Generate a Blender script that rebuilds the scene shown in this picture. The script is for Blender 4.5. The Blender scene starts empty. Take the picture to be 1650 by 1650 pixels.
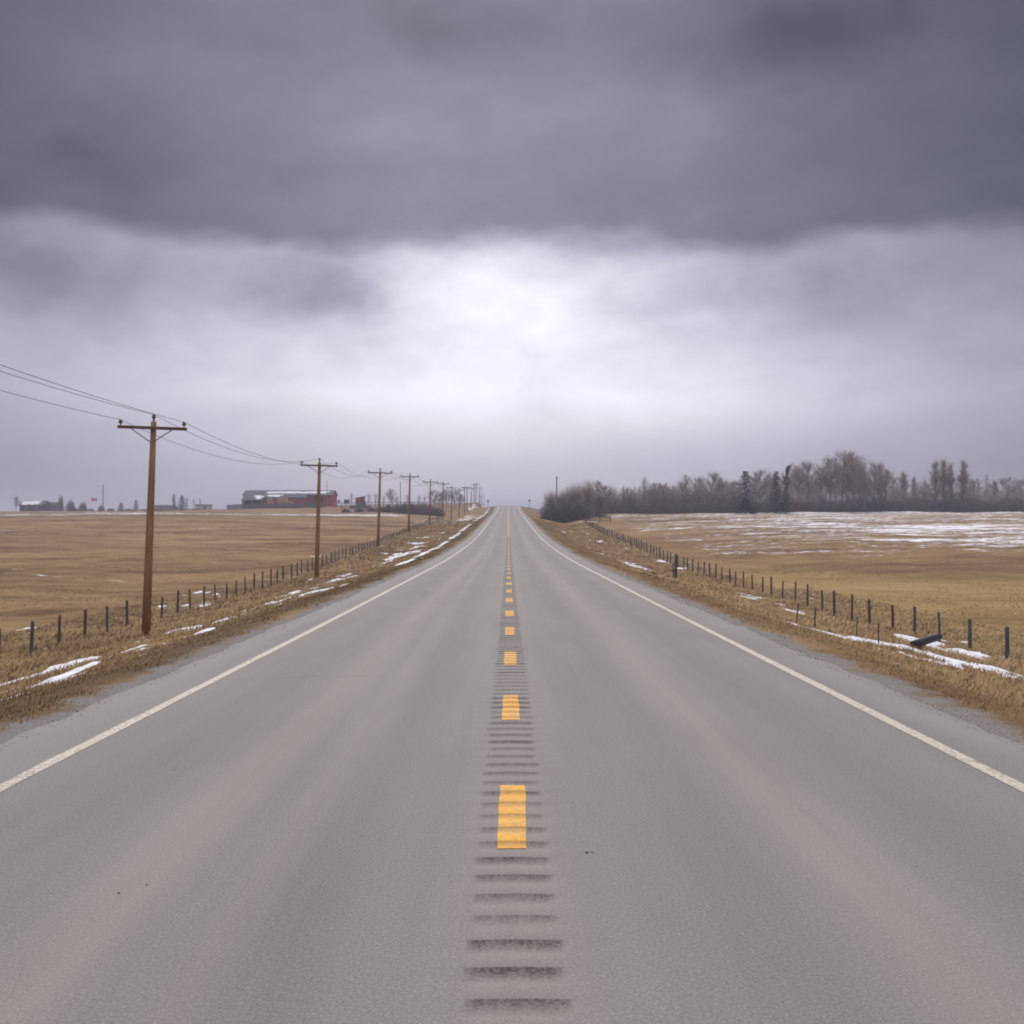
import bpy, math, random
import numpy as np
from mathutils import Vector, Matrix, Quaternion

R = math.radians
rng = np.random.default_rng(7)
random.seed(7)
scene = bpy.context.scene
col = scene.collection
EYE = 1.8

# ------------------------------------------------------------------ camera
cam_d = bpy.data.cameras.new("camera")
cam_d.sensor_width = 36.0
cam_d.lens = 36.0
cam_d.shift_x = 0.0036
cam_d.clip_start = 0.1
cam_d.clip_end = 20000.0
cam = bpy.data.objects.new("camera", cam_d)
cam.location = (-0.03, 0.0, EYE)
cam.rotation_euler = (R(90), 0, 0)
col.objects.link(cam)
scene.camera = cam

# ------------------------------------------------------------------ exposure
scene.view_settings.view_transform = 'Standard'
scene.view_settings.look = 'None'
scene.view_settings.gamma = 1.0
scene.view_settings.use_curve_mapping = False
scene.view_settings.exposure = 1.0
scene.render.film_transparent = False
scene.cycles.max_bounces = 6
scene.cycles.diffuse_bounces = 3
scene.cycles.filter_width = 1.9

# ------------------------------------------------------------------ sun
SUN_EL, SUN_AZ = 38.0, -8.0
sun_d = bpy.data.lights.new("sun", 'SUN')
sun_d.energy = 1.2
sun_d.angle = R(35)
sun_d.color = (1.0, 0.965, 0.91)
sun = bpy.data.objects.new("sun", sun_d)
sv = Vector((math.cos(R(SUN_EL)) * math.sin(R(SUN_AZ)), math.cos(R(SUN_EL)) * math.cos(R(SUN_AZ)), math.sin(R(SUN_EL))))
sun.rotation_euler = (-sv).to_track_quat('-Z', 'Y').to_euler()
sun.location = (0, 0, 60)
col.objects.link(sun)


# ------------------------------------------------------------------ node helpers
class NT:
    def __init__(self, tree):
        self.t = tree

    def n(self, typ, **kw):
        nd = self.t.nodes.new(typ)
        for k, v in kw.items():
            setattr(nd, k, v)
        return nd

    def put(self, sock, v):
        if hasattr(v, 'is_output'):
            self.t.links.new(v, sock)
        elif v is not None:
            sock.default_value = v

    def m(self, op, a=0.0, b=0.0, c=None, clamp=False):
        nd = self.n('ShaderNodeMath', operation=op, use_clamp=clamp)
        self.put(nd.inputs[0], a)
        self.put(nd.inputs[1], b)
        if c is not None:
            self.put(nd.inputs[2], c)
        return nd.outputs[0]

    def vm(self, op, a, b=None, scale=None):
        nd = self.n('ShaderNodeVectorMath', operation=op)
        self.put(nd.inputs[0], a)
        if b is not None:
            self.put(nd.inputs[1], b)
        if scale is not None:
            self.put(nd.inputs['Scale'], scale)
        return nd.outputs[0]

    def noise(self, vec, scale, detail=4.0, rough=0.55, dist=0.0):
        nd = self.n('ShaderNodeTexNoise')
        self.put(nd.inputs['Vector'], vec)
        nd.inputs['Scale'].default_value = scale
        nd.inputs['Detail'].default_value = detail
        nd.inputs['Roughness'].default_value = rough
        nd.inputs['Distortion'].default_value = dist
        return nd.outputs['Fac']

    def sm(self, v, lo, hi, a=0.0, b=1.0):
        nd = self.n('ShaderNodeMapRange', interpolation_type='SMOOTHSTEP')
        self.put(nd.inputs[0], v)
        for i, x in enumerate((lo, hi, a, b)):
            self.put(nd.inputs[1 + i], x)
        return nd.outputs[0]

    def mix(self, f, a, b, blend='MIX'):
        nd = self.n('ShaderNodeMix', data_type='RGBA', blend_type=blend)
        self.put(nd.inputs[0], f)
        self.put(nd.inputs[6], a)
        self.put(nd.inputs[7], b)
        return nd.outputs[2]

    def ramp(self, f, stops, interp='LINEAR'):
        nd = self.n('ShaderNodeValToRGB')
        nd.color_ramp.interpolation = interp
        e = nd.color_ramp.elements
        while len(e) < len(stops):
            e.new(0.5)
        for el, (p, c) in zip(e, stops):
            el.position = p
            el.color = c if len(c) == 4 else (*c, 1.0)
        self.put(nd.inputs[0], f)
        return nd.outputs[0]


def c4(r, g, b):
    return (r, g, b, 1.0)


# ------------------------------------------------------------------ sky: overcast cloud deck over a daylight sky
world = bpy.data.worlds.new("World")
scene.world = world
world.use_nodes = True
wt = world.node_tree
wt.nodes.clear()
W = NT(wt)
sky = W.n('ShaderNodeTexSky', sky_type='NISHITA')
sky.sun_disc = False
sky.sun_elevation = R(SUN_EL)
sky.sun_rotation = R(SUN_AZ)
tc = W.n('ShaderNodeTexCoord').outputs['Generated']
warpv = W.vm('MULTIPLY', tc, (1.0, 1.0, 1.9))
wn = W.n('ShaderNodeTexNoise')
W.put(wn.inputs['Vector'], warpv)
wn.inputs['Scale'].default_value = 5.5
wn.inputs['Detail'].default_value = 5.0
wn.inputs['Roughness'].default_value = 0.48
wsep = W.n('ShaderNodeSeparateColor')
W.put(wsep.inputs[0], wn.outputs['Color'])
sep = W.n('ShaderNodeSeparateXYZ')
W.put(sep.inputs[0], tc)
DEG = 57.29578
az0 = W.m('MULTIPLY', W.m('ARCTAN2', sep.outputs[0], sep.outputs[1]), DEG)
el0 = W.m('MULTIPLY', W.m('ARCSINE', sep.outputs[2]), DEG)
az = W.m('ADD', az0, W.m('MULTIPLY', W.m('SUBTRACT', wsep.outputs[0], 0.5), 11.0))
elw = W.m('MULTIPLY', W.m('SUBTRACT', wsep.outputs[1], 0.5), W.sm(el0, 0.0, 10.0, 1.2, 5.2))
el = W.m('ADD', el0, elw)


wn2 = W.n('ShaderNodeTexNoise')
W.put(wn2.inputs['Vector'], W.vm('MULTIPLY', tc, (1.0, 1.0, 1.5)))
wn2.inputs['Scale'].default_value = 11.0
wn2.inputs['Detail'].default_value = 6.0
wn2.inputs['Roughness'].default_value = 0.55
ws2 = W.n('ShaderNodeSeparateColor')
W.put(ws2.inputs[0], wn2.outputs['Color'])
az1 = W.m('ADD', az0, W.m('MULTIPLY', W.m('SUBTRACT', ws2.outputs[0], 0.5), 9.0))
el1 = W.m('ADD', el0, W.m('MULTIPLY', W.m('SUBTRACT', ws2.outputs[1], 0.5), 4.5))


def blob(ca, ce, ra, re, amp, a=None, e=None):
    x = W.m('DIVIDE', W.m('SUBTRACT', a or az1, ca), ra)
    y = W.m('DIVIDE', W.m('SUBTRACT', e or el1, ce), re)
    q = W.m('ADD', W.m('MULTIPLY', x, x), W.m('MULTIPLY', y, y))
    return W.m('MULTIPLY', W.m('EXPONENT', W.m('MULTIPLY', q, -1.0)), amp)


# vertical run of the deck's brightness (degrees of elevation -> luminance as seen; unseen zenith raised to light the ground)
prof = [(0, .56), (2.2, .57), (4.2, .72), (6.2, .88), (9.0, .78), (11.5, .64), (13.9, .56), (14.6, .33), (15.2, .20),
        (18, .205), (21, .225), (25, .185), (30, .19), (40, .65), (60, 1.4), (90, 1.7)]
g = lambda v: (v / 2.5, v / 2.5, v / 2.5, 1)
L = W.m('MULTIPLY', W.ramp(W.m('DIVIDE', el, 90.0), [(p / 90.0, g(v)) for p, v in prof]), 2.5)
# off to the sides the deck is darker
side = W.m('EXPONENT', W.m('MULTIPLY', W.m('POWER', W.m('DIVIDE', W.m('ABSOLUTE', W.m('ADD', az0, 1.0)), 25.0), 2.0), -.92))
lowband = W.sm(el0, 24.0, 34.0, 1.0, 0.0)
L = W.m('MULTIPLY', L, W.m('ADD', W.m('MULTIPLY', W.m('SUBTRACT', side, 1.0), W.m('MULTIPLY', lowband, 0.78)), 1.0))
for b in [(-1.8, 12.0, 6.0, 2.6, .22), (2.0, 10.4, 12.0, 3.6, .14), (3.5, 6.0, 11.0, 1.6, .08), (2.2, 13.2, 5.0, 1.2, .10),
          (-10.2, 11.6, 4.6, 1.7, -.30), (-22.5, 11.8, 5.0, 2.2, -.15), (16.0, 11.5, 6.0, 2.0, -.17), (19, 8.6, 8, 1.4, -.03),
          (-4, 20.5, 9, 2.6, .035), (10, 19.5, 7, 2.2, .03), (16, 24.0, 5, 2.4, -.07), (-4.5, 25.5, 5, 1.5, -.05), (-22, 17.5, 4, 2.0, -.05),
          (-20, 22.5, 6, 2.5, .02)]:
    L = W.m('ADD', L, blob(*b))
# finer cloud texture, stronger in the bright broken part
fine = W.noise(W.vm('MULTIPLY', tc, (1.0, 1.0, 2.2)), 7.0, 5.0, 0.5, 0.2)
L = W.m('MULTIPLY', L, W.m('ADD', 1.0, W.m('MULTIPLY', W.m('SUBTRACT', fine, 0.5), W.sm(el0, 3.0, 12.0, 0.12, 0.55))))
lump = W.noise(W.vm('MULTIPLY', tc, (1.0, 1.0, 2.0)), 17.0, 6.0, 0.56, 0.5)
L = W.m('MULTIPLY', L, W.m('ADD', 1.0, W.m('MULTIPLY', W.m('SUBTRACT', lump, 0.5), W.sm(el0, 2.0, 10.0, 0.08, 0.36))))
# unseen sky behind the viewer, brightened to light the ground
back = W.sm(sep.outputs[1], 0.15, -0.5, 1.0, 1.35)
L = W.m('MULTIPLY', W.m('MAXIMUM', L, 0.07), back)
tint = W.mix(W.sm(L, 0.15, 0.8), c4(.935, .895, 1.235), c4(.978, .965, 1.085))
cloud = W.vm('SCALE', tint, scale=W.m('MULTIPLY', L, 5.0))
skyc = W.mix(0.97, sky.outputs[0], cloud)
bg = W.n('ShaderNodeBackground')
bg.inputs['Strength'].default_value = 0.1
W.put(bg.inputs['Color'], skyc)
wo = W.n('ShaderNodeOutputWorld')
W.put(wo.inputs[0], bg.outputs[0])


# ------------------------------------------------------------------ materials
def mat(name, rough=0.9, spec=0.2):
    m_ = bpy.data.materials.new(name)
    m_.use_nodes = True
    N = NT(m_.node_tree)
    b = m_.node_tree.nodes['Principled BSDF']
    b.inputs['Roughness'].default_value = rough
    b.inputs['Specular IOR Level'].default_value = spec
    return m_, N, b


def noisy(name, c1, c2, scale=6.0, stretch=(1, 1, 1), rough=0.9, spec=0.2, metallic=0.0, bump=0.0, detail=5.0):
    """two colours broken up by noise in the object's own space"""
    m_, N, b = mat(name, rough, spec)
    o = N.n('ShaderNodeTexCoord').outputs['Object']
    f = N.noise(N.vm('MULTIPLY', o, stretch), scale, detail, 0.6)
    N.put(b.inputs['Base Color'], N.ramp(f, [(.33, c1), (.67, c2)]))
    b.inputs['Metallic'].default_value = metallic
    if bump:
        bp = N.n('ShaderNodeBump')
        bp.inputs['Strength'].default_value = bump
        bp.inputs['Distance'].default_value = 0.02
        N.put(bp.inputs['Height'], f)
        N.put(b.inputs['Normal'], bp.outputs[0])
    return m_


def mat_ground():
    m_, N, b = mat("dormant_pasture", 1.0, 0.05)
    p = N.n('ShaderNodeNewGeometry').outputs['Position']
    sp = N.n('ShaderNodeSeparateXYZ')
    N.put(sp.inputs[0], p)
    at = lambda nm: N.n('ShaderNodeAttribute', attribute_name=nm).outputs['Fac']
    dirt, snow, yel = at('dirt'), at('snow'), at('yel')
    flat = N.vm('MULTIPLY', p, (1, 1, 0))
    big = N.noise(N.vm('MULTIPLY', flat, (.35, 1, 1)), 0.075, 6, 0.66)
    mid = N.noise(N.vm('MULTIPLY', flat, (.5, 1, 1)), 0.30, 7, 0.70)
    fine = N.noise(flat, 5.0, 5, 0.7)
    v = N.m('ADD', N.m('MULTIPLY', big, .5), N.m('ADD', N.m('MULTIPLY', mid, .36), N.m('MULTIPLY', fine, .17)))
    straw = N.ramp(v, [(.40, c4(.076, .048, .026)), (.485, c4(.166, .102, .049)), (.55, c4(.240, .153, .072)), (.65, c4(.305, .203, .10))])
    gold = N.ramp(v, [(.40, c4(.15, .098, .04)), (.50, c4(.27, .18, .072)), (.62, c4(.34, .24, .105))])
    c = N.mix(yel, straw, gold)
    vfine = N.noise(flat, 22.0, 4, .72)
    soil = N.ramp(N.m('ADD', N.m('MULTIPLY', mid, .3), N.m('ADD', N.m('MULTIPLY', fine, .35), N.m('MULTIPLY', vfine, .35))), [(.38, c4(.062, .040, .023)), (.6, c4(.15, .098, .055))])
    c = N.mix(N.m('MULTIPLY', dirt, 1.0, clamp=True), c, soil)
    # gravel edge of the roadbed
    ax = N.m('ABSOLUTE', sp.outputs[0])
    edge = N.m('ADD', ax, N.m('MULTIPLY', N.m('SUBTRACT', N.noise(flat, 1.3, 5, .65), .5), 1.6))
    grav = N.sm(edge, 4.75, 5.2, 1.0, 0.0)
    gfine = N.noise(flat, 38.0, 3, .7)
    gcol = N.ramp(gfine, [(.35, c4(.13, .115, .105)), (.5, c4(.2, .182, .168)), (.66, c4(.29, .27, .255))])
    c = N.mix(grav, c, gcol)
    # old drifted snow caught in the stubble: streaks along the drill rows
    rot = N.n('ShaderNodeMapping')
    rot.inputs['Rotation'].default_value = (0, 0, R(24))
    rot.inputs['Scale'].default_value = (0.16, 1.0, 0.0)
    N.put(rot.inputs['Vector'], p)
    s1 = N.noise(rot.outputs[0], 0.30, 8, .68, .3)
    s2 = N.noise(N.vm('MULTIPLY', flat, (.45, 1, 1)), 0.03, 4, .6)
    s3 = N.noise(N.vm('MULTIPLY', flat, (.5, 1, 1)), 1.4, 4, .7)
    s = N.m('ADD', N.m('ADD', N.m('MULTIPLY', s1, .46), N.m('MULTIPLY', s2, .18)), N.m('MULTIPLY', s3, .36))
    thr = N.m('SUBTRACT', .70, N.m('MULTIPLY', snow, .207))
    sf = N.sm(N.m('SUBTRACT', s, thr), -0.01, 0.055)
    c = N.mix(sf, c, c4(.80, .80, .83))
    N.put(b.inputs['Base Color'], c)
    bp = N.n('ShaderNodeBump')
    bp.inputs['Strength'].default_value = 0.55
    bp.inputs['Distance'].default_value = 0.12
    N.put(bp.inputs['Height'], N.m('ADD', N.m('ADD', fine, N.m('MULTIPLY', vfine, .5)), N.m('MULTIPLY', mid, 1.2)))
    N.put(b.inputs['Normal'], bp.outputs[0])
    return m_


def mat_asphalt():
    m_, N, b = mat("weathered_asphalt", 0.88, 0.22)
    p = N.n('ShaderNodeNewGeometry').outputs['Position']
    flat = N.vm('MULTIPLY', p, (1, 1, 0))
    sp = N.n('ShaderNodeSeparateXYZ')
    N.put(sp.inputs[0], p)
    groove = N.n('ShaderNodeAttribute', attribute_name='groove').outputs['Fac']
    agg = N.noise(flat, 55.0, 4, .75)
    agg2 = N.noise(flat, 170.0, 2, .6)
    mott = N.noise(N.vm('MULTIPLY', flat, (1, .25, 1)), 1.1, 6, .62)
    band = N.noise(N.vm('MULTIPLY', flat, (1, .012, 1)), 1.7, 4, .5)
    a = N.ramp(N.m('ADD', N.m('MULTIPLY', agg, .6), N.m('MULTIPLY', agg2, .4)),
               [(.30, c4(.096, .088, .083)), (.46, c4(.196, .180, .170)), (.56, c4(.237, .217, .205)), (.74, c4(.375, .343, .323))])
    # tyre tracks: polished paths, with dusty brown between them
    wob = N.m('ADD', sp.outputs[0], N.m('MULTIPLY', N.m('SUBTRACT', N.noise(N.vm('MULTIPLY', flat, (0, .03, 1)), 1.0, 3), .5), .5))

    def bump1(c, w):
        q = N.m('DIVIDE', N.m('SUBTRACT', wob, c), w)
        return N.m('EXPONENT', N.m('MULTIPLY', N.m('MULTIPLY', q, q), -1.0))
    tr = N.m('ADD', N.m('ADD', bump1(-2.75, .42), bump1(-1.05, .38)), N.m('ADD', bump1(1.05, .38), bump1(2.75, .42)))
    dust = N.m('ADD', N.m('ADD', bump1(-2.0, .24), N.m('MULTIPLY', bump1(-1.35, .15), .5)), N.m('ADD', bump1(1.75, .28), N.m('MULTIPLY', bump1(0, .33), .8)))
    streak = N.noise(N.vm('MULTIPLY', flat, (1, .02, 1)), 6.0, 5, .6)
    k = N.m('ADD', N.m('ADD', .60, N.m('MULTIPLY', mott, .26)), N.m('ADD', N.m('MULTIPLY', band, .2), N.m('MULTIPLY', streak, .16)))
    k = N.m('SUBTRACT', k, N.m('MULTIPLY', tr, .085))
    k = N.m('SUBTRACT', k, N.m('MULTIPLY', N.sm(N.noise(N.vm('MULTIPLY', flat, (1, .16, 1)), .55, 5, .6), .5, .72), .10))
    c = N.vm('SCALE', a, scale=k)
    c = N.mix(N.m('MULTIPLY', dust, N.m('MULTIPLY', N.m('ADD', streak, mott), .40), clamp=True), c, c4(.275, .236, .20))
    spk = N.noise(flat, 95.0, 2, .5)
    c = N.mix(N.m('MULTIPLY', N.sm(spk, .60, .70), .42), c, c4(.43, .405, .38))
    c = N.mix(N.m('MULTIPLY', N.sm(spk, .38, .28), .45), c, c4(.07, .066, .064))
    # fine sinuous cracks
    wv = N.m('ADD', sp.outputs[1], N.m('MULTIPLY', N.m('SUBTRACT', N.noise(flat, .9, 6, .6), .5), .9))
    for y0, x0, x1 in ((22.7, -3.6, -0.5), (23.9, .6, 3.0), (43.0, -2.0, 3.4), (12.9, -3.9, -1.2)):
        q = N.m('ABSOLUTE', N.m('SUBTRACT', wv, y0))
        ln = N.m('MULTIPLY', N.sm(q, .012, .045, 1.0, 0.0), N.m('MULTIPLY', N.sm(sp.outputs[0], x0, x0 + .8), N.sm(sp.outputs[0], x1 - .8, x1, 1.0, 0.0)))
        c = N.mix(N.m('MULTIPLY', ln, .26), c, c4(.08, .074, .07))
    # shoulders are paler and dustier outside the edge line
    ax = N.m('ABSOLUTE', sp.outputs[0])
    c = N.mix(N.m('MULTIPLY', N.sm(ax, 3.7, 4.6), N.m('MULTIPLY', mott, .8)), c, c4(.27, .245, .222))
    c = N.mix(N.m('MULTIPLY', groove, N.sm(N.m('ADD', N.m('MULTIPLY', agg, .6), N.m('MULTIPLY', N.noise(N.vm('MULTIPLY', flat, (1, .3, 1)), 14.0, 4, .7), .4)), .36, .60, 1.0, .3)), c, c4(.075, .060, .054))  # groove grime, with far-wall shade painted into the colour
    N.put(b.inputs['Base Color'], c)
    bp = N.n('ShaderNodeBump')
    bp.inputs['Strength'].default_value = 0.5
    bp.inputs['Distance'].default_value = 0.006
    N.put(bp.inputs['Height'], agg)
    N.put(b.inputs['Normal'], bp.outputs[0])
    return m_


def mat_paint(name, c1, c2, wear):
    m_, N, b = mat(name, 0.75, 0.3)
    p = N.n('ShaderNodeNewGeometry').outputs['Position']
    groove = N.n('ShaderNodeAttribute', attribute_name='groove').outputs['Fac']
    f = N.noise(p, 26.0, 5, .7)
    f2 = N.noise(N.vm('MULTIPLY', p, (1, .5, 1)), 3.0, 4, .6)
    c = N.mix(N.sm(f2, .35, .65), c1, c2)
    w = N.m('MULTIPLY', N.sm(N.m('ADD', f, N.m('MULTIPLY', f2, .35)), .62, .84), wear)
    c = N.mix(w, c, c4(.2, .185, .17))
    c = N.mix(N.m('MULTIPLY', groove, N.sm(f, .35, .6, .75, .3)), c, c4(.16, .095, .03))  # grime and painted far-wall shade where dashes cross grooves
    N.put(b.inputs['Base Color'], c)
    return m_


def mat_grass():
    m_, N, b = mat("dry_grass_blades", 1.0, 0.05)
    r = N.n('ShaderNodeAttribute', attribute_name='rnd').outputs['Fac']
    p = N.n('ShaderNodeNewGeometry').outputs['Position']
    big = N.noise(N.vm('MULTIPLY', p, (1, .6, 0)), 0.22, 5, .65)
    br = N.n('ShaderNodeAttribute', attribute_name='brown').outputs['Fac']
    v = N.m('ADD', N.m('ADD', N.m('MULTIPLY', r, .26), .07), N.m('MULTIPLY', big, .6))
    a = N.ramp(v, [(.2, c4(.21, .130, .063)), (.45, c4(.36, .235, .115)), (.62, c4(.45, .308, .155)), (.85, c4(.53, .392, .225))])
    d = N.ramp(v, [(.2, c4(.125, .074, .037)), (.6, c4(.235, .148, .076)), (.9, c4(.33, .222, .12))])
    N.put(b.inputs['Base Color'], N.mix(br, a, d))
    nrm = N.n('ShaderNodeNewGeometry').outputs['Normal']
    N.put(b.inputs['Normal'], N.vm('NORMALIZE', N.vm('ADD', N.vm('SCALE', nrm, scale=.35), (0, 0, .8))))
    return m_


def mat_snow():
    m_, N, b = mat("old_snow", 0.85, 0.25)
    p = N.n('ShaderNodeNewGeometry').outputs['Position']
    f = N.noise(p, 4.0, 6, .7)
    f2 = N.noise(p, 18.0, 4, .7)
    N.put(b.inputs['Base Color'], N.ramp(N.m('ADD', N.m('MULTIPLY', f, .6), N.m('MULTIPLY', f2, .4)), [(.36, c4(.36, .32, .28)), (.47, c4(.64, .63, .65)), (.62, c4(.80, .80, .84))]))
    bp = N.n('ShaderNodeBump')
    bp.inputs['Distance'].default_value = 0.03
    N.put(bp.inputs['Height'], f)
    N.put(b.inputs['Normal'], bp.outputs[0])
    return m_


M = {
    'ground': mat_ground(), 'asphalt': mat_asphalt(), 'grass': mat_grass(), 'snow': mat_snow(),
    'white': mat_paint("edge_paint", c4(.46, .40, .315), c4(.56, .49, .395), .95),
    'yellow': mat_paint("centre_paint", c4(.66, .30, .012), c4(.74, .37, .03), .6),
    'gravel': noisy("gravel", c4(.22, .2, .18), c4(.33, .3, .28), 30),
    'pole': noisy("pole_wood", c4(.20, .115, .058), c4(.38, .228, .12), 9, (1, 1, .08), bump=.4),
    'pole_old': noisy("weathered_pole_wood", c4(.075, .055, .045), c4(.155, .115, .09), 9, (1, 1, .08)),
    'arm': noisy("crossarm_wood", c4(.085, .05, .03), c4(.17, .105, .065), 12, (.1, 1, 1)),
    'steel': noisy("galvanised_steel", c4(.10, .10, .105), c4(.19, .19, .2), 20, rough=.6, spec=.4),
    'porcelain': noisy("porcelain", c4(.05, .045, .05), c4(.10, .09, .09), 10, rough=.35, spec=.5),
    'wire': noisy("conductor", c4(.045, .045, .05), c4(.07, .07, .075), 3, rough=.6),
    'post': noisy("treated_fence_post", c4(.066, .064, .067), c4(.14, .134, .134), 14, (1, 1, .15)),
    'post_brown': noisy("brown_fence_post", c4(.085, .06, .045), c4(.15, .108, .08), 14, (1, 1, .15)),
    'stake': noisy("rusty_stake", c4(.06, .045, .04), c4(.12, .09, .075), 14),
    'barbed': noisy("fence_wire", c4(.07, .06, .055), c4(.12, .1, .09), 10, rough=.7),
    'bark': noisy("aspen_bark", c4(.13, .115, .105), c4(.27, .25, .235), 3, (1, 1, .4)),
    'twig': noisy("bare_twigs", c4(.19, .148, .13), c4(.31, .252, .22), .55),
    'twig_pale': noisy("pale_bare_twigs", c4(.23, .19, .165), c4(.36, .31, .268), .5),
    'twig_dark': noisy("dark_willow_twigs", c4(.10, .075, .070), c4(.19, .148, .135), .5),
    'bush': noisy("dark_thicket", c4(.06, .046, .050), c4(.125, .10, .098), .45),
    'needle': noisy("spruce_needles", c4(.014, .024, .018), c4(.045, .062, .042), 1.2),
    'barn_red': noisy("barn_red_boards", c4(.30, .032, .027), c4(.40, .052, .042), 3, (3, 3, .2)),
    'barn_tan': noisy("tan_boards", c4(.24, .15, .08), c4(.36, .235, .13), 3, (3, 3, .2)),
    'roof': noisy("grey_roof_metal", c4(.036, .040, .055), c4(.06, .065, .085), .8, (2, .4, 1), rough=.8, spec=.15),
    'dark': noisy("dark_boards_and_shade", c4(.012, .011, .013), c4(.03, .026, .03), 2),
    'corral': noisy("grey_corral_boards", c4(.075, .07, .078), c4(.16, .15, .155), 1.5, (6, 1, .3)),
    'hay': noisy("hay", c4(.30, .21, .10), c4(.46, .34, .18), 9),
    'white_wall': noisy("off_white_siding", c4(.42, .40, .38), c4(.55, .53, .5), 2),
    'glass': noisy("dark_window_glass", c4(.02, .022, .028), c4(.045, .05, .06), 2, rough=.15, spec=.5),
    'rust': noisy("rust_red_metal", c4(.16, .05, .035), c4(.26, .09, .06), 2),
    'green': noisy("faded_green_box", c4(.17, .19, .085), c4(.26, .275, .13), 6, rough=.6),
    'plastic': noisy("black_corrugated_plastic", c4(.012, .013, .02), c4(.03, .03, .042), 8, rough=.5, spec=.4),
    'yellow_sign': noisy("yellow_sign_sheeting", c4(.5, .21, .02), c4(.6, .27, .03), 3, rough=.5),
    'black': noisy("black_legend", c4(.02, .018, .015), c4(.035, .03, .025), 3, rough=.6),
    'flag_red': noisy("flag_red", c4(.4, .03, .045), c4(.5, .045, .06), 2),
    'flag_white': noisy("flag_white", c4(.6, .6, .62), c4(.7, .7, .72), 2),
    'pale_wood': noisy("pale_stake_wood", c4(.36, .28, .17), c4(.46, .37, .24), 10, (1, 1, .2)),
    'rail': noisy("pale_grey_rails", c4(.24, .23, .23), c4(.36, .35, .34), 4, (.2, 1, 1)),
    'tank': noisy("dark_grey_box", c4(.04, .05, .055), c4(.085, .095, .10), 2),
    'rubber': noisy("tyre_scrap", c4(.012, .012, .012), c4(.03, .03, .03), 20),
}


# ------------------------------------------------------------------ mesh helpers
def tag(o, label=None, cat=None, group=None, kind=None):
    for k, v in (('label', label), ('category', cat), ('group', group), ('kind', kind)):
        if v:
            o[k] = v
    return o


def obj(name, me, parent=None, loc=None):
    o = bpy.data.objects.new(name, me)
    col.objects.link(o)
    if parent:
        o.parent = parent
    if loc is not None:
        o.location = loc
    return o


def thing(name, label, cat, loc=(0, 0, 0), rz=0.0, group=None):
    o = bpy.data.objects.new(name, None)
    o.empty_display_size = 0.3
    o.location = loc
    o.rotation_euler = (0, 0, rz)
    col.objects.link(o)
    return tag(o, label, cat, group)


def arrmesh(name, verts, faces, m_, smooth=False, attrs=None):
    """mesh from numpy arrays; faces is an (n,3) or (n,4) array or a list of such arrays"""
    if not isinstance(faces, list):
        faces = [faces]
    faces = [f for f in faces if len(f)]
    me = bpy.data.meshes.new(name)
    verts = np.asarray(verts, dtype=np.float32)
    me.vertices.add(len(verts))
    me.vertices.foreach_set('co', verts.ravel())
    nl = sum(f.size for f in faces)
    nf = sum(len(f) for f in faces)
    me.loops.add(nl)
    me.loops.foreach_set('vertex_index', np.concatenate([f.ravel() for f in faces]).astype(np.int32))
    me.polygons.add(nf)
    tot = np.concatenate([np.full(len(f), f.shape[1], np.int32) for f in faces])
    start = np.concatenate([[0], np.cumsum(tot)[:-1]]).astype(np.int32)
    me.polygons.foreach_set('loop_start', start)
    me.polygons.foreach_set('loop_total', tot)
    if smooth:
        me.polygons.foreach_set('use_smooth', np.ones(nf, dtype=bool))
    for k, v in (attrs or {}).items():
        a = me.attributes.new(k, 'FLOAT', 'POINT')
        a.data.foreach_set('value', np.asarray(v, dtype=np.float32))
    me.materials.append(m_)
    me.update(calc_edges=True)
    return me


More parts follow.
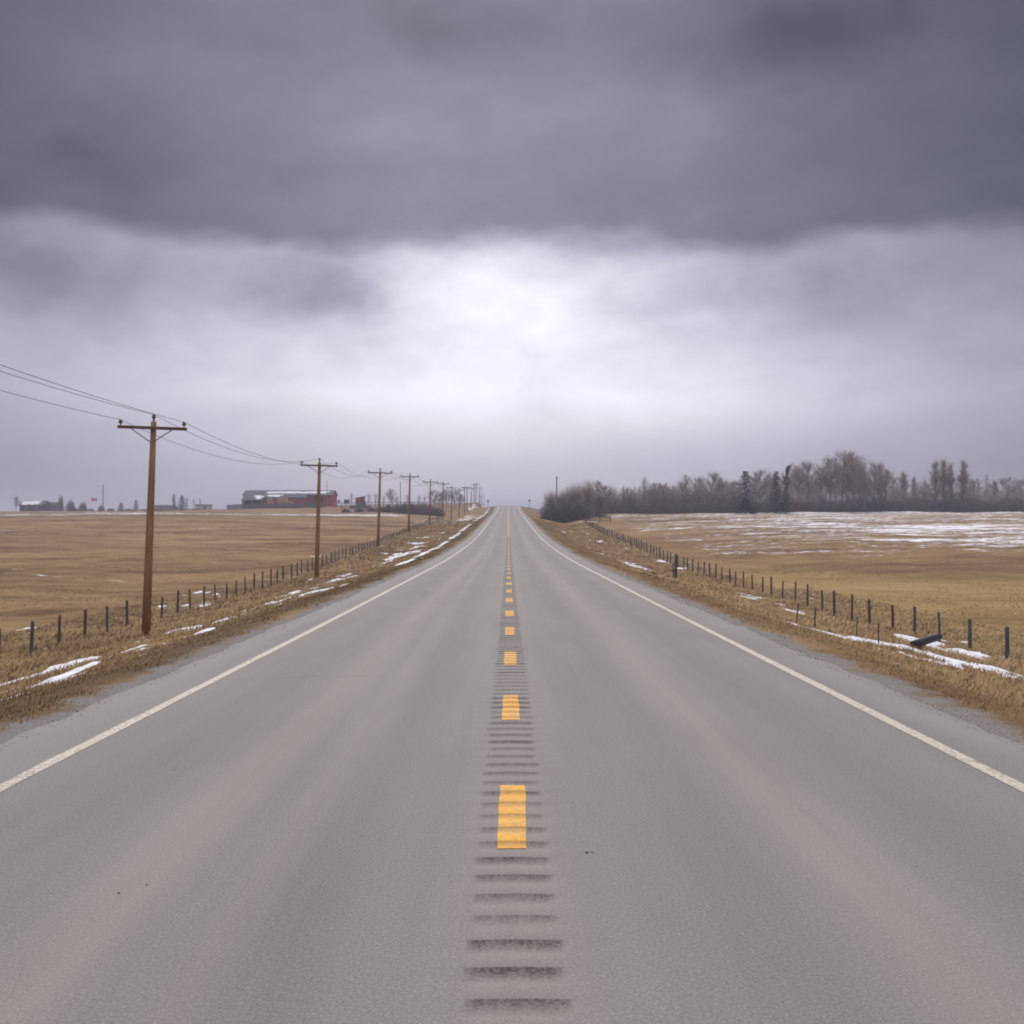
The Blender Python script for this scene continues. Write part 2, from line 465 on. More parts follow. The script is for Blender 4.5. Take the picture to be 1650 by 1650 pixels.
class MB:
    def __init__(self):
        self.v, self.f = [], []

    def box(self, c, s, rot=None):
        i = len(self.v)
        for dx, dy, dz in ((-1, -1, -1), (1, -1, -1), (1, 1, -1), (-1, 1, -1), (-1, -1, 1), (1, -1, 1), (1, 1, 1), (-1, 1, 1)):
            p = Vector((dx * s[0] / 2, dy * s[1] / 2, dz * s[2] / 2))
            if rot:
                p = rot @ p
            self.v.append(tuple(p + Vector(c)))
        for q in ((0, 3, 2, 1), (4, 5, 6, 7), (0, 1, 5, 4), (1, 2, 6, 5), (2, 3, 7, 6), (3, 0, 4, 7)):
            self.f.append(tuple(i + k for k in q))
        return self

    def tube(self, pts, rad, n=8, cap=True):
        pts = [Vector(p) for p in pts]
        if not hasattr(rad, '__len__'):
            rad = [rad] * len(pts)
        i = len(self.v)
        t0 = (pts[-1] - pts[0]).normalized()
        ref = Vector((0, 0, 1)) if abs(t0.z) < .9 else Vector((1, 0, 0))
        for k, p in enumerate(pts):
            t = (pts[min(k + 1, len(pts) - 1)] - pts[max(k - 1, 0)])
            if t.length < 1e-9:
                t = t0
            t.normalize()
            u = t.cross(ref).normalized()
            w = u.cross(t)
            for a in range(n):
                th = 2 * math.pi * a / n
                self.v.append(tuple(p + (u * math.cos(th) + w * math.sin(th)) * rad[k]))
        for k in range(len(pts) - 1):
            for a in range(n):
                b = (a + 1) % n
                self.f.append((i + k * n + a, i + k * n + b, i + (k + 1) * n + b, i + (k + 1) * n + a))
        if cap:
            self.f.append(tuple(i + a for a in range(n))[::-1])
            self.f.append(tuple(i + (len(pts) - 1) * n + a for a in range(n)))
        return self

    def prism(self, poly, y0, y1):
        """outline in x,z extruded along y"""
        i, n = len(self.v), len(poly)
        for y in (y0, y1):
            for x, z in poly:
                self.v.append((x, y, z))
        for a in range(n):
            b = (a + 1) % n
            self.f.append((i + a, i + b, i + n + b, i + n + a))
        self.f.append(tuple(i + a for a in range(n))[::-1])
        self.f.append(tuple(i + n + a for a in range(n)))
        return self

    def quad(self, *p):
        i = len(self.v)
        self.v += [tuple(q) for q in p]
        self.f.append(tuple(range(i, i + len(p))))
        return self

    def build(self, name, m_, parent=None, loc=None, smooth=False):
        me = bpy.data.meshes.new(name)
        me.from_pydata(self.v, [], self.f)
        me.materials.append(m_)
        if smooth:
            for p in me.polygons:
                p.use_smooth = True
        me.update()
        return obj(name, me, parent, loc)


def copy_tree(o, parent=None):
    c = o.copy()
    col.objects.link(c)
    if parent:
        c.parent = parent
        c.matrix_parent_inverse = o.matrix_parent_inverse
    for ch in list(o.children):
        copy_tree(ch, c)
    return c


# ------------------------------------------------------------------ terrain
def pchip(xk, yk, x):
    """monotone cubic through knots; yk may be (nk,) or (nk,m)"""
    xk = np.asarray(xk, float)
    yk = np.asarray(yk, float)
    one = yk.ndim == 1
    if one:
        yk = yk[:, None]
    h = np.diff(xk)[:, None]
    d = np.diff(yk, axis=0) / h
    s = np.zeros_like(yk)
    w1, w2 = 2 * h[1:] + h[:-1], h[1:] + 2 * h[:-1]
    with np.errstate(divide='ignore', invalid='ignore'):
        hm = (w1 + w2) / (w1 / d[:-1] + w2 / d[1:])
    s[1:-1] = np.where(d[:-1] * d[1:] > 0, hm, 0.0)
    s[0], s[-1] = d[0], d[-1]
    x = np.clip(np.asarray(x, float), xk[0], xk[-1])
    i = np.clip(np.searchsorted(xk, x, side='right') - 1, 0, len(xk) - 2)
    t = ((x - xk[i]) / h[i, 0])[:, None]
    hi = h[i]
    out = (yk[i] * (1 + 2 * t) * (1 - t) ** 2 + s[i] * hi * t * (1 - t) ** 2 + yk[i + 1] * t * t * (3 - 2 * t) + s[i + 1] * hi * t * t * (t - 1))
    return out[:, 0] if one else out


def vnoise(x, y, seed):
    """lattice value noise, smooth"""
    r_ = np.random.default_rng(seed).random((256, 256))
    xi, yi = np.floor(x).astype(int), np.floor(y).astype(int)
    fx, fy = x - xi, y - yi
    fx, fy = fx * fx * (3 - 2 * fx), fy * fy * (3 - 2 * fy)
    a = r_[xi & 255, yi & 255]
    b = r_[(xi + 1) & 255, yi & 255]
    c = r_[xi & 255, (yi + 1) & 255]
    d = r_[(xi + 1) & 255, (yi + 1) & 255]
    return (a * (1 - fx) + b * fx) * (1 - fy) + (c * (1 - fx) + d * fx) * fy


def fbm(x, y, seed, oct_=4):
    s, amp, tot = 0.0, 1.0, 0.0
    for k in range(oct_):
        s = s + vnoise(x * 2 ** k + 17.3 * k, y * 2 ** k + 5.1 * k, seed + k) * amp
        tot += amp
        amp *= 0.55
    return s / tot


YK = np.array([-40, 0, 20, 40, 60, 80, 100, 125, 150, 175, 210, 245, 290, 340, 400, 440, 480, 520, 600, 700, 900, 1500, 6500], float)
road_k = np.array([-1.1, -1.8, -2.16, -2.48, -2.77, -2.92, -2.95, -2.82, -2.53, -2.15, -1.6, -1.08, -.55, .45, 2.30, 2.70, 2.3, 1.3, -1.5, -5, -10, -14, -25])
road_k[0] = -1.1
r_ = road_k
near = np.clip((YK - 95) / 80, 0, 1)          # 0 near the viewer, 1 far
mixk = lambda a, b: a * (1 - near) + b * near
cols = {
    -3000: np.full(len(YK), -3.0),
    -600: [-5.5, -5.5, -5.5, -5.5, -5.6, -5.7, -5.6, -5.3, -4.9, -4.4, -3.7, -2.9, -2.0, -1.3, -.7, -.4, -.2, 0, .1, .1, 0, -1, -4],
    -300: [-5.5, -5.5, -5.5, -5.6, -5.8, -5.8, -5.6, -5.3, -4.8, -4.3, -3.6, -2.7, -1.8, -1.0, -.5, -.3, -.1, .1, .2, .2, .1, -1, -4],
    -120: [-5.4, -5.4, -5.5, -5.6, -5.8, -5.9, -5.7, -5.35, -4.9, -4.3, -3.5, -2.5, -1.35, -.4, .55, 1.0, 1.6, 2.1, 2.0, 1.2, 0, -1, -4],
    -155: [-5.4, -5.4, -5.5, -5.6, -5.8, -5.9, -5.7, -5.35, -4.9, -4.3, -3.5, -2.6, -1.6, -.7, -.1, .1, .3, .4, .4, .3, 0, -1, -4],
    -40: [-5.4, -5.4, -5.5, -5.7, -5.85, -5.9, -5.75, -5.4, -4.9, -4.4, -3.5, -2.6, -1.5, -.6, 1.3, 2.6, 3.6, 4.0, 2.6, 0, -4, -6, -8],
    -19: [-5.3, -5.3, -5.4, -5.6, -5.8, -5.9, -5.7, -5.35, -5.1, -4.5, -3.7, -2.95, -2.3, -1.5, .1, 2.0, 4.0, 4.6, 2.4, -3, -9, -12, -14],
    -15.5: [-4.2, -4.7, -4.95, -5.28, -5.38, -5.22, -4.7, -4.07, -3.5, -3.05, -2.55, -2.05, -1.95, -1.55, .4, 2.2, 4.2, 4.8, 2.6, -3, -9, -12, -14],
    -12.5: r_ + mixk(np.full(len(YK), -1.98), np.full(len(YK), -.9)),
    -10: r_ + mixk(np.full(len(YK), -1.38), np.full(len(YK), -.85)),
    -7: r_ + mixk(np.full(len(YK), -.60), np.full(len(YK), -.5)),
    -5.3: r_ - .17, -4.75: r_ - .13, -4.3: r_ - .2, 4.3: r_ - .2, 4.75: r_ - .13, 5.3: r_ - .17,
    7: r_ + mixk(np.full(len(YK), -.66), np.full(len(YK), -.5)),
    10: r_ + mixk(np.full(len(YK), -1.48), np.full(len(YK), -1.0)),
    13.5: r_ + mixk(np.full(len(YK), -2.22), np.full(len(YK), -1.6)),
    17: [-4.3, -4.8, -5.0, -5.12, -5.37, -5.6, -5.55, -5.0, -4.5, -4.15, -3.1, -1.95, -.9, .2, 2.2, 2.9, 2.6, 1.6, -1, -5, -9, -13, -20],
    45: [-5.1, -5.1, -5.2, -5.3, -5.5, -5.6, -5.25, -4.6, -3.9, -3.25, -2.35, -1.4, -.35, .4, 1.4, 1.8, 2, 2, 2, 1, 0, -1, -4],
    150: [-5.1, -5.1, -5.2, -5.3, -5.4, -5.4, -5.0, -4.4, -3.8, -3.15, -2.25, -1.3, -.2, .3, .5, .6, .8, 1, 1, .8, .5, -1, -4],
    600: [-5.1, -5.1, -5.1, -5.1, -5.1, -5.1, -4.9, -4.4, -3.8, -3.1, -2.2, -1.2, -.1, .3, .5, .6, .8, 1, 1, .8, .5, -1, -4],
    3000: np.full(len(YK), -3.0),
}
XK = np.array(sorted(cols), float)
TAB = np.array([cols[int(x) if float(x).is_integer() else x] for x in XK])          # (nx, ny)


def lines(a0, near_lim, step, growth, far):
    out = [a0]
    while out[-1] < far:
        out.append(out[-1] + max(step, (out[-1] - near_lim) * growth if out[-1] > near_lim else step))
    return np.array(out)


xs_half = lines(0.15, 22, .3, .016, 700)
ext = [xs_half[-1] * 1.25 ** k for k in range(1, 9)]
xs_half = np.concatenate([xs_half, [e for e in ext if e < 2990], [2990]])
GX = np.concatenate([-xs_half[::-1], xs_half])
gy = [-38.0]
while gy[-1] < 900:
    y = gy[-1]
    gy.append(y + (2.0 if y < 2 else max(.35, .0085 * y)))
while gy[-1] < 6400:
    gy.append(gy[-1] * 1.12)
GY = np.array(gy)
prof_y = pchip(YK, TAB.T, GY)                       # (ny, nxk)
GZ = pchip(XK, prof_y.T, GX).T                      # (ny, nx)
XX, YY = np.meshgrid(GX, GY)
off = np.clip((np.abs(XX) - 5.6) / 3.0, 0, 1)
fieldw = np.clip((np.abs(XX) - 19) / 12, 0, 1)
GZ = GZ + off * ((fbm(XX / 2.3, YY / 3.1, 11) - .5) * .30 + (fbm(XX / 14, YY / 17, 21) - .5) * (.25 + .5 * fieldw))
GZ = GZ + fieldw * (fbm(XX / 70, YY / 45, 31, 3) - .5) * np.clip((YY - 60) / 150, 0, 1) * np.clip((520 - YY) / 180, .25, 1) * 1.0
GZ = GZ + EYE


def height(x, y):
    """the ground's height as the mesh has it (bilinear in the grid)"""
    x = np.asarray(x, float)
    y = np.asarray(y, float)
    i = np.clip(np.searchsorted(GX, x) - 1, 0, len(GX) - 2)
    j = np.clip(np.searchsorted(GY, y) - 1, 0, len(GY) - 2)
    tx = np.clip((x - GX[i]) / (GX[i + 1] - GX[i]), 0, 1)
    ty = np.clip((y - GY[j]) / (GY[j + 1] - GY[j]), 0, 1)
    return (GZ[j, i] * (1 - tx) + GZ[j, i + 1] * tx) * (1 - ty) + (GZ[j + 1, i] * (1 - tx) + GZ[j + 1, i + 1] * tx) * ty


def H(x, y):
    return float(height(np.array([x]), np.array([y]))[0])


def road_z(x, y):
    return pchip(YK, road_k, np.atleast_1d(y)) + EYE - .018 * np.abs(x)


def px(u, d):
    """sideways position of a sight line through photo column u at distance d"""
    return (u - 819.0) / 1650.0 * d - 0.03


def pz(v, d):
    return EYE + (825.0 - v) / 1650.0 * d


ny, nx = GZ.shape
idx = np.arange(ny * nx).reshape(ny, nx)
quads = np.stack([idx[:-1, :-1], idx[:-1, 1:], idx[1:, 1:], idx[1:, :-1]], -1).reshape(-1, 4)
ss = lambda v, a, b: np.clip((v - a) / (b - a), 0, 1) ** 2 * (3 - 2 * np.clip((v - a) / (b - a), 0, 1))
bellf = lambda v, c, w: np.exp(-((v - c) / w) ** 2)
ragged = (fbm(XX / 6, YY / 9, 77) - .5) * 3
left_bank = ss(-XX + ragged * .4, 4.9, 5.4) * ss(-XX + ragged * .5, 8.0, 6.6) * ss(YY, 3, 14)
right_bank = ss(XX + ragged * .4, 4.9, 5.4) * ss(XX + ragged * .5, 9.5, 7.5) * .45
brush = bellf(YY + ragged * 4, 92, 8) * ss(XX, 26, 34) * .75
headland = bellf(YY + ragged * 5, 306, 16) * ss(-XX, 28, 60) * .5
dirt = np.clip(left_bank * .9 + right_bank + brush + headland, 0, 1)
sn = np.zeros_like(XX)
sn += ss(XX, 19.5, 26) * ss(YY + ragged * 7, 84, 125) * ss(YY, 420, 340) * (.80 + .2 * ss(XX, 30, 70))
sn += ss(XX, 19, 24) * ss(YY, 40, 60) * ss(YY, 110, 90) * .30
sn += ss(-XX, 24, 30) * (.52 * ss(YY, 40, 60) + .05 * ss(YY, 130, 220)) * ss(YY, 300, 260)
sn += ss(-XX, 24, 34) * bellf(YY + ragged * 4, 318, 22) * 1.02
sn += ss(-XX, 60, 130) * bellf(YY + ragged * 3, 480, 70) * .85
sn += bellf(XX, -14, 6) * bellf(YY, 440, 45) * .95
sn += bellf(XX, -48, 16) * bellf(YY, 440, 18) * 1.1
sn = np.clip(sn, 0, 1.15)
yel = np.clip(ss(XX, 17, 21) * ss(YY, 105, 85) * .9 + ss(-XX, 8, 14) * ss(YY, 75, 40) * .35 + bellf(XX, 6.6, 1.2) * .3, 0, 1)
gm = arrmesh("ground", np.stack([XX, YY, GZ], -1).reshape(-1, 3), quads, M['ground'], True,
             {'dirt': dirt.ravel(), 'snow': sn.ravel(), 'yel': yel.ravel()})
tag(obj("ground", gm), kind='structure')

# ------------------------------------------------------------------ the air: thin haze
hz = bpy.data.meshes.new("haze")
hx0, hx1, hy0, hy1, hz0, hz1 = -3100, 3100, -60, 6600, float(GZ.min()) - 1.0, 30.0
hz.from_pydata([(x, y, z) for z in (hz0, hz1) for x, y in ((hx0, hy0), (hx1, hy0), (hx1, hy1), (hx0, hy1))], [],
               [(0, 3, 2, 1), (4, 5, 6, 7), (0, 1, 5, 4), (1, 2, 6, 5), (2, 3, 7, 6), (3, 0, 4, 7)])
hm_ = bpy.data.materials.new("haze_air")
hm_.use_nodes = True
hm_.node_tree.nodes.clear()
pv = hm_.node_tree.nodes.new('ShaderNodeVolumePrincipled')
pv.inputs['Color'].default_value = (.83, .82, .96, 1)
pv.inputs['Density'].default_value = 0.00052
ho = hm_.node_tree.nodes.new('ShaderNodeOutputMaterial')
hm_.node_tree.links.new(pv.outputs[0], ho.inputs['Volume'])
hz.materials.append(hm_)
tag(obj("haze", hz), kind='stuff')

# ------------------------------------------------------------------ road
G0, GP, GL, GD = 4.148, .2853, .165, .012
RY = [-38.0]
k0 = int((1.6 - G0) / GP)
while RY[-1] < G0 + k0 * GP - 1.0:
    RY.append(RY[-1] + 1.0)
RY.append(G0 + k0 * GP - GL / 2 - .03)
k = k0
gdepth = [0.0] * len(RY)
gid = [-1] * len(RY)
gdirt_shade = [0.0] * len(RY)
while G0 + k * GP < 120:
    c = G0 + k * GP
    for t, dd, di in ((-.5, 0, 0), (-.34, .62, .03), (-.1, 1, .22), (.14, 1, .62), (.36, .66, 1), (.46, .2, 1), (.5, 0, 0)):  # grime plus painted shade, heaviest toward each groove's far wall
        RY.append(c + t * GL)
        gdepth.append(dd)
        gdirt_shade.append(di)
        gid.append(k - k0)
    k += 1
while RY[-1] < 700:
    RY.append(RY[-1] + max(.5, .008 * RY[-1]))
    gdepth.append(0)
    gdirt_shade.append(0)
    gid.append(-1)
RY = np.array(RY)
gdepth = np.array(gdepth[:len(RY)])
gdirt_shade = np.array(gdirt_shade[:len(RY)])
gid = np.array(gid[:len(RY)])
ngr = gid.max() + 1
jl = rng.normal(0, .008, ngr + 1)
jr = rng.normal(0, .008, ngr + 1)
jd = rng.uniform(.7, 1.2, ngr + 1)
base_cols = np.array([-4.66, -4.5, -4.1, -3.7, -2.8, -1.9, -1.0, -.5, -.215, -.19, -.165, -.08, 0, .08, .165, .19, .215, .5, 1.0, 1.9, 2.8, 3.7, 4.1, 4.5, 4.66])
RX = np.tile(base_cols, (len(RY), 1))
RYY = np.tile(RY[:, None], (1, len(base_cols)))
e1 = (fbm(RY / .8, RY * 0 + 3.3, 5) - .5) * .22 + (fbm(RY / 12, RY * 0 + 1.3, 6) - .5) * .16
e2 = (fbm(RY / .8, RY * 0 + 8.3, 8) - .5) * .22 + (fbm(RY / 12, RY * 0 + 6.3, 9) - .5) * .16
for c in (0, 1):
    RX[:, c] += e1
    RX[:, -1 - c] += e2
for c in (8, 9, 10):
    RX[:, c] += jl[gid]
    RX[:, -1 - c] += jr[gid]


def groove_at(xabs, rows):
    return np.clip((.2 - xabs) / .03, 0, 1) * (gdepth * jd[gid])[rows]


RZ = road_z(RX, RY[:, None].repeat(len(base_cols), 1).ravel()).reshape(RX.shape) if False else (pchip(YK, road_k, RY) + EYE)[:, None] - .018 * np.abs(RX)
gfac = np.zeros_like(RX)
prof_x = np.zeros(len(base_cols))
prof_x[9:16] = 1
prof_x[9] = prof_x[15] = .75
gfac = prof_x[None, :] * (gdepth * jd[gid])[:, None]
RZ = RZ - gfac * GD
RZ[:, 0] -= .09
RZ[:, -1] -= .09
n_r, n_c = RX.shape
ridx = np.arange(n_r * n_c).reshape(n_r, n_c)
rq = np.stack([ridx[:-1, :-1], ridx[:-1, 1:], ridx[1:, 1:], ridx[1:, :-1]], -1).reshape(-1, 4)
rm = arrmesh("road", np.stack([RX, RYY, RZ], -1).reshape(-1, 3), rq, M['asphalt'], False, {'groove': (prof_x[None, :] * (gdirt_shade * jd[gid])[:, None]).ravel()})
tag(obj("road", rm), kind='structure')


def strip(name, x0f, x1f, rows, m_, lift=.004, xs=3, grooved=False):
    """painted strip over the given runs of road rows"""
    vs, fs, gs, n = [], [], [], 0
    for run in rows:
        yv, gdv = run
        zc = pchip(YK, road_k, yv) + EYE
        xl, xr = x0f(yv), x1f(yv)
        t = np.linspace(0, 1, xs)
        X = xl[:, None] * (1 - t) + xr[:, None] * t
        Z = zc[:, None] - .018 * np.abs(X) + lift
        Gq = np.zeros_like(X)
        if grooved:
            Z = Z - np.tile(gdv[:, None], (1, xs)) * GD
            Gq = np.tile(np.interp(yv, RY, gdirt_shade)[:, None], (1, xs))
        vs.append(np.stack([X, np.tile(yv[:, None], (1, xs)), Z], -1).reshape(-1, 3))
        gs.append(Gq.ravel())
        i = np.arange(len(yv) * xs).reshape(len(yv), xs) + n
        fs.append(np.stack([i[:-1, :-1], i[:-1, 1:], i[1:, 1:], i[1:, :-1]], -1).reshape(-1, 4))
        n += len(yv) * xs
    me = arrmesh(name, np.concatenate(vs), np.concatenate(fs), m_, False, {'groove': np.concatenate(gs)})
    return tag(obj(name, me), kind='structure')


vis = RY < 640
wig = lambda y, s: (fbm(y / .7, y * 0 + s, 50) - .5) * .02 + (fbm(y / 30, y * 0 + s, 51) - .5) * .06
run = [(RY[vis], gdepth[vis])]
for s, sd in ((-1, 2.1), (1, 7.7)):
    strip("edge_line", lambda y: s * 3.7 - .065 + wig(y, sd), lambda y: s * 3.7 + .065 + wig(y, sd + 20), run, M['white'])
dashes = []
gj = gdepth * jd[gid]
kk = -1
while 5.80 + 3.95 * kk < 600:
    a = 5.80 + 3.95 * kk + rng.normal(0, .04)
    b = a + 1.45
    kk += 1
    if b < 1:
        continue
    inside = (RY > a + .01) & (RY < b - .01)
    yv = np.concatenate([[a], RY[inside], [b]])
    gv = np.interp(yv, RY, gj)
    dashes.append((yv, gv))
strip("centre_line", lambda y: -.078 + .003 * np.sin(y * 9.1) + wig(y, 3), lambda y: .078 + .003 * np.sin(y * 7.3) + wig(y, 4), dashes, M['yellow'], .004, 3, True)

# gravel farm approach crossing just short of the crest
xa = np.concatenate([np.linspace(-34, -4.8, 26), np.linspace(4.8, 30, 24)])
for side in (-1, 1):
    xe = 13 if side < 0 else 26
    xv = np.linspace(4.4, xe, 30) * side
    yv = np.linspace(-1.9, 1.9, 7) + 352
    X2, Y2 = np.meshgrid(xv, yv)
    Z2 = np.maximum(height(X2, Y2), np.interp(np.abs(X2), [4.4, xe], [H(5.2 * side, 352), H(xe * side, 352)])) + .05
    Z2[0] -= 1.2
    Z2[-1] -= 1.2
    i = np.arange(X2.size).reshape(X2.shape)
    q = np.stack([i[:-1, :-1], i[:-1, 1:], i[1:, 1:], i[1:, :-1]], -1).reshape(-1, 4)
    tag(obj("gravel_road", arrmesh("gravel_road", np.stack([X2, Y2, Z2], -1).reshape(-1, 3), q, M['gravel'])), kind='structure')

# ------------------------------------------------------------------ snow lying in the ditches (raised crust over the ground)
def snow_mask(x, y):
    st = fbm(x / .8 + y * .10, y / 2.3, 101, 5)
    st2 = fbm(x / 2.2 + y * .16, y / 4.6, 111, 3)
    st3 = fbm(x / .32, y / .7, 141, 3)
    st4 = fbm(x / 5.0, y / 3.2, 151, 2)
    s = ((st - .5) / .13) * .62 + ((st2 - .5) / .15) * .55 + ((st3 - .5) / .15) * .5 + ((st4 - .5) / .17) * .75
    w = np.zeros_like(x)
    le = -x
    w += bellf(le, 9.4, 2.0) * ss(y, 9, 13) * ss(y, 64, 48) * (.46 + .62 * ss(fbm(y / 4.2, x / 7.0, 161, 2), .40, .58))
    w += bellf(le, 12.6, 2.6) * bellf(y, 62, 13) * 1.15
    w += bellf(le, 13.0, 1.6) * bellf(y, 30, 9) * .95
    w += bellf(le, 7.3, .55) * ss(y, 55, 75) * ss(y, 420, 380) * 1.08
    w += bellf(le, 11.0, 2.3) * bellf(y, 108, 26) * 1.25
    w += bellf(le, 11.0, 2.4) * bellf(y, 265, 60) * 1.1
    w += bellf(le, 15.0, 3.0) * ss(y, 380, 420) * .9
    w += bellf(le, 21, 3) * bellf(y, 275, 30) * 1.0
    w += bellf(x, 12.0, 1.5) * bellf(y, 34.5, 4.0) * 1.15
    w += bellf(x, 16.0, 1.8) * bellf(y, 37, 6) * 1.2
    w += bellf(x, 14.0, 1.6) * bellf(y, 30.5, 3.5) * 1.3
    w += bellf(x, 15.2, 1.4) * bellf(y, 60, 12) * 1.05
    w += bellf(x, 10.8, 1.3) * bellf(y, 88, 13) * 1.0
    w += bellf(x, 16.8, 1.1) * bellf(y, 105, 12) * .8
    w += bellf(x, 13.6, 1.6) * bellf(y, 175, 26) * .9
    w += bellf(x, 14.0, 1.3) * bellf(y, 59, 6) * .8
    return s * .40 + np.clip(w, 0, 1.3) * 1.0 - 1.10


for (xa_, xb_) in ((-24.0, -5.9), (5.9, 20.0)):
    sx = np.arange(xa_, xb_, .11)
    sy = [8.0]
    while sy[-1] < 470:
        sy.append(sy[-1] + max(.13, .0055 * sy[-1]))
    sy = np.array(sy)
    SX, SY = np.meshgrid(sx, sy)
    mk = snow_mask(SX, SY)
    thick = np.clip(mk * .11, -.25, .045) + (fbm(SX / .5, SY / .8, 131, 3) - .5) * .05
    SZ = height(SX, SY) + thick
    keep = thick > -.012
    i = np.arange(SX.size).reshape(SX.shape)
    fk = keep[:-1, :-1] | keep[:-1, 1:] | keep[1:, 1:] | keep[1:, :-1]
    q = np.stack([i[:-1, :-1], i[:-1, 1:], i[1:, 1:], i[1:, :-1]], -1)[fk]
    used = np.unique(q)
    remap = np.full(SX.size, -1)
    remap[used] = np.arange(len(used))
    V = np.stack([SX, SY, SZ], -1).reshape(-1, 3)[used]
    tag(obj("snow", arrmesh("snow", V, remap[q], M['snow'], True)), kind='stuff')


# ------------------------------------------------------------------ dry grass
def grass(n, xlo, xhi, ylo, yhi, hmin, hmax, name_seed, dens_p=1.0):
    r2 = np.random.default_rng(name_seed)
    u = r2.random(n)
    y = ylo * (yhi / ylo) ** (u ** dens_p)
    x = xlo + (xhi - xlo) * r2.random(n)
    ax = np.abs(x)
    p = ss(ax + (fbm(x / 1.1, y / 1.7, 5) - .5) * 2.2, 4.75, 5.7)
    cl = fbm(x / 1.6, y / 1.9, 41)
    p = p * np.clip(.35 + (cl - .35) * 2.2, .1, 1)
    sm_ = snow_mask(x, y)
    p = p * np.where(sm_ > .0, .40 - .34 * np.clip(sm_ * 2.0, 0, 1), 1)
    if abs(xlo) > 20 and abs(xhi) > 20:
        p = p * ss(y, yhi, yhi * .45) * ss(ax, 76, 40) * np.clip(fbm(x / 9, y / 6, 61) * 3.2 - 1.1, .04, 1)
    ok = r2.random(n) < p
    x, y, ax, cl = x[ok], y[ok], ax[ok], cl[ok]
    n = len(x)
    tall = ss(ax, 6.5, 10) * .75 + .25
    tall = tall * np.where(ax > 21, .55, 1)
    tall = tall * np.clip(.5 - snow_mask(x, y) * 1.1, .5, 1)
    tall = tall * np.clip(.5 - snow_mask(x, y + 1.2) * 1.1, .5, 1)
    tall = np.maximum(tall, .12)
    h = .74 * (hmin + (hmax - hmin) * r2.random(n) ** 1.8) * tall * (.55 + .9 * np.clip((cl - .3) * 2, 0, 1))
    w = np.maximum(.0045, .00046 * y) * (.7 + .6 * r2.random(n))
    z = height(x, y)
    th = r2.random(n) * 2 * math.pi
    lean = (.3 + 1.5 * r2.random(n)) * h
    la = r2.normal(.7, 1.1, n)
    bx, by = np.cos(th) * w, np.sin(th) * w
    tx, ty = x + np.cos(la) * lean, y + np.sin(la) * lean
    P0 = np.stack([x - bx, y - by, z - .02], -1)
    P1 = np.stack([x + bx, y + by, z - .02], -1)
    P2 = np.stack([(x + tx) / 2 * .6 + x * .4 + bx * .7, (y + ty) / 2 * .6 + y * .4 + by * .7, z + h * .62], -1)
    P3 = np.stack([(x + tx) / 2 * .6 + x * .4 - bx * .7, (y + ty) / 2 * .6 + y * .4 - by * .7, z + h * .62], -1)
    P4 = np.stack([tx, ty, z + h * .92], -1)
    rnd = r2.random(n)
    brown = np.clip(np.interp(ax, [5, 5.6, 7.2, 9], [.8, .85, .75, .12]) * np.where(x < 0, 1.0, .55) + (fbm(x / 5, y / 7, 47) - .55) * 1.4, 0, 1)
    return np.stack([P0, P1, P2, P3, P4], 1), rnd, brown


parts = []
for a in [(170000, -24, -4.9, 8.5, 75, .10, .34, 1), (170000, 4.9, 22, 8.5, 75, .10, .34, 2),
          (45000, -22, -4.9, 70, 240, .12, .38, 3), (45000, 4.9, 19, 70, 230, .12, .38, 4),
          (60000, -70, -24, 33, 190, .08, .28, 5), (60000, 22, 75, 33, 130, .10, .34, 6)]:
    parts.append(grass(*a))
Vg = np.concatenate([p[0] for p in parts])
nb = len(Vg)
ib = np.arange(nb)[:, None] * 5
fq = ib + np.array([0, 1, 2, 3])
ft = ib + np.array([3, 2, 4])
me = arrmesh("grass", Vg.reshape(-1, 3), [fq, ft], M['grass'], False,
             {'rnd': np.concatenate([p[1] for p in parts]).repeat(5), 'brown': np.concatenate([p[2] for p in parts]).repeat(5)})
tag(obj("grass", me), kind='stuff')


# loose stones on the gravel edges
rp = np.random.default_rng(77)
npb = 7000
yp = 6.0 * (55 / 6.0) ** rp.random(npb)
xp = np.where(rp.random(npb) < .5, -1, 1) * (4.35 + np.abs(rp.normal(0, .42, npb)))
zp = np.maximum(height(xp, yp), np.where(np.abs(xp) < 4.55, road_z(xp, yp), -99))
rs = (.004 + .010 * rp.random(npb) ** 3) * (1 + yp / 60)
octa = np.array([(1, 0, 0), (0, 1, 0), (-1, 0, 0), (0, -1, 0), (0, 0, .75), (0, 0, -.75)])
Vp = np.stack([xp, yp, zp - rs * .05], -1)[:, None, :] + octa[None] * (rs[:, None, None] * (.6 + .8 * rp.random((npb, 6, 1))))
Fp = (np.arange(npb)[:, None, None] * 6 + np.array([(0, 1, 4), (1, 2, 4), (2, 3, 4), (3, 0, 4), (1, 0, 5), (2, 1, 5), (3, 2, 5), (0, 3, 5)])[None]).reshape(-1, 3)
tag(obj("pebbles", arrmesh("pebbles", Vp.reshape(-1, 3), Fp, M['gravel'])), kind='stuff')


# a few tar specks on the lanes
sv_, sf_ = [], []
for k_, (x, y, r_s) in enumerate([(-2.0, 5.18, .011), (-1.9, 5.30, .009), (.41, 5.74, .017), (.44, 5.75, .012), (-2.6, 7.9, .010), (2.9, 9.3, .014), (1.4, 6.6, .007), (-.9, 8.6, .008), (2.2, 5.6, .008)]):
    sv_.append(np.array([x, y, float(road_z(np.array([x]), y)[0]) + .003]) + octa * r_s * np.array([.8, .7, .4]))
    sf_.append(np.array([(0, 1, 4), (1, 2, 4), (2, 3, 4), (3, 0, 4)]) + 6 * k_)
tag(obj("tar_specks", arrmesh("tar_specks", np.concatenate(sv_), np.concatenate(sf_), M['rubber'])), kind='stuff')


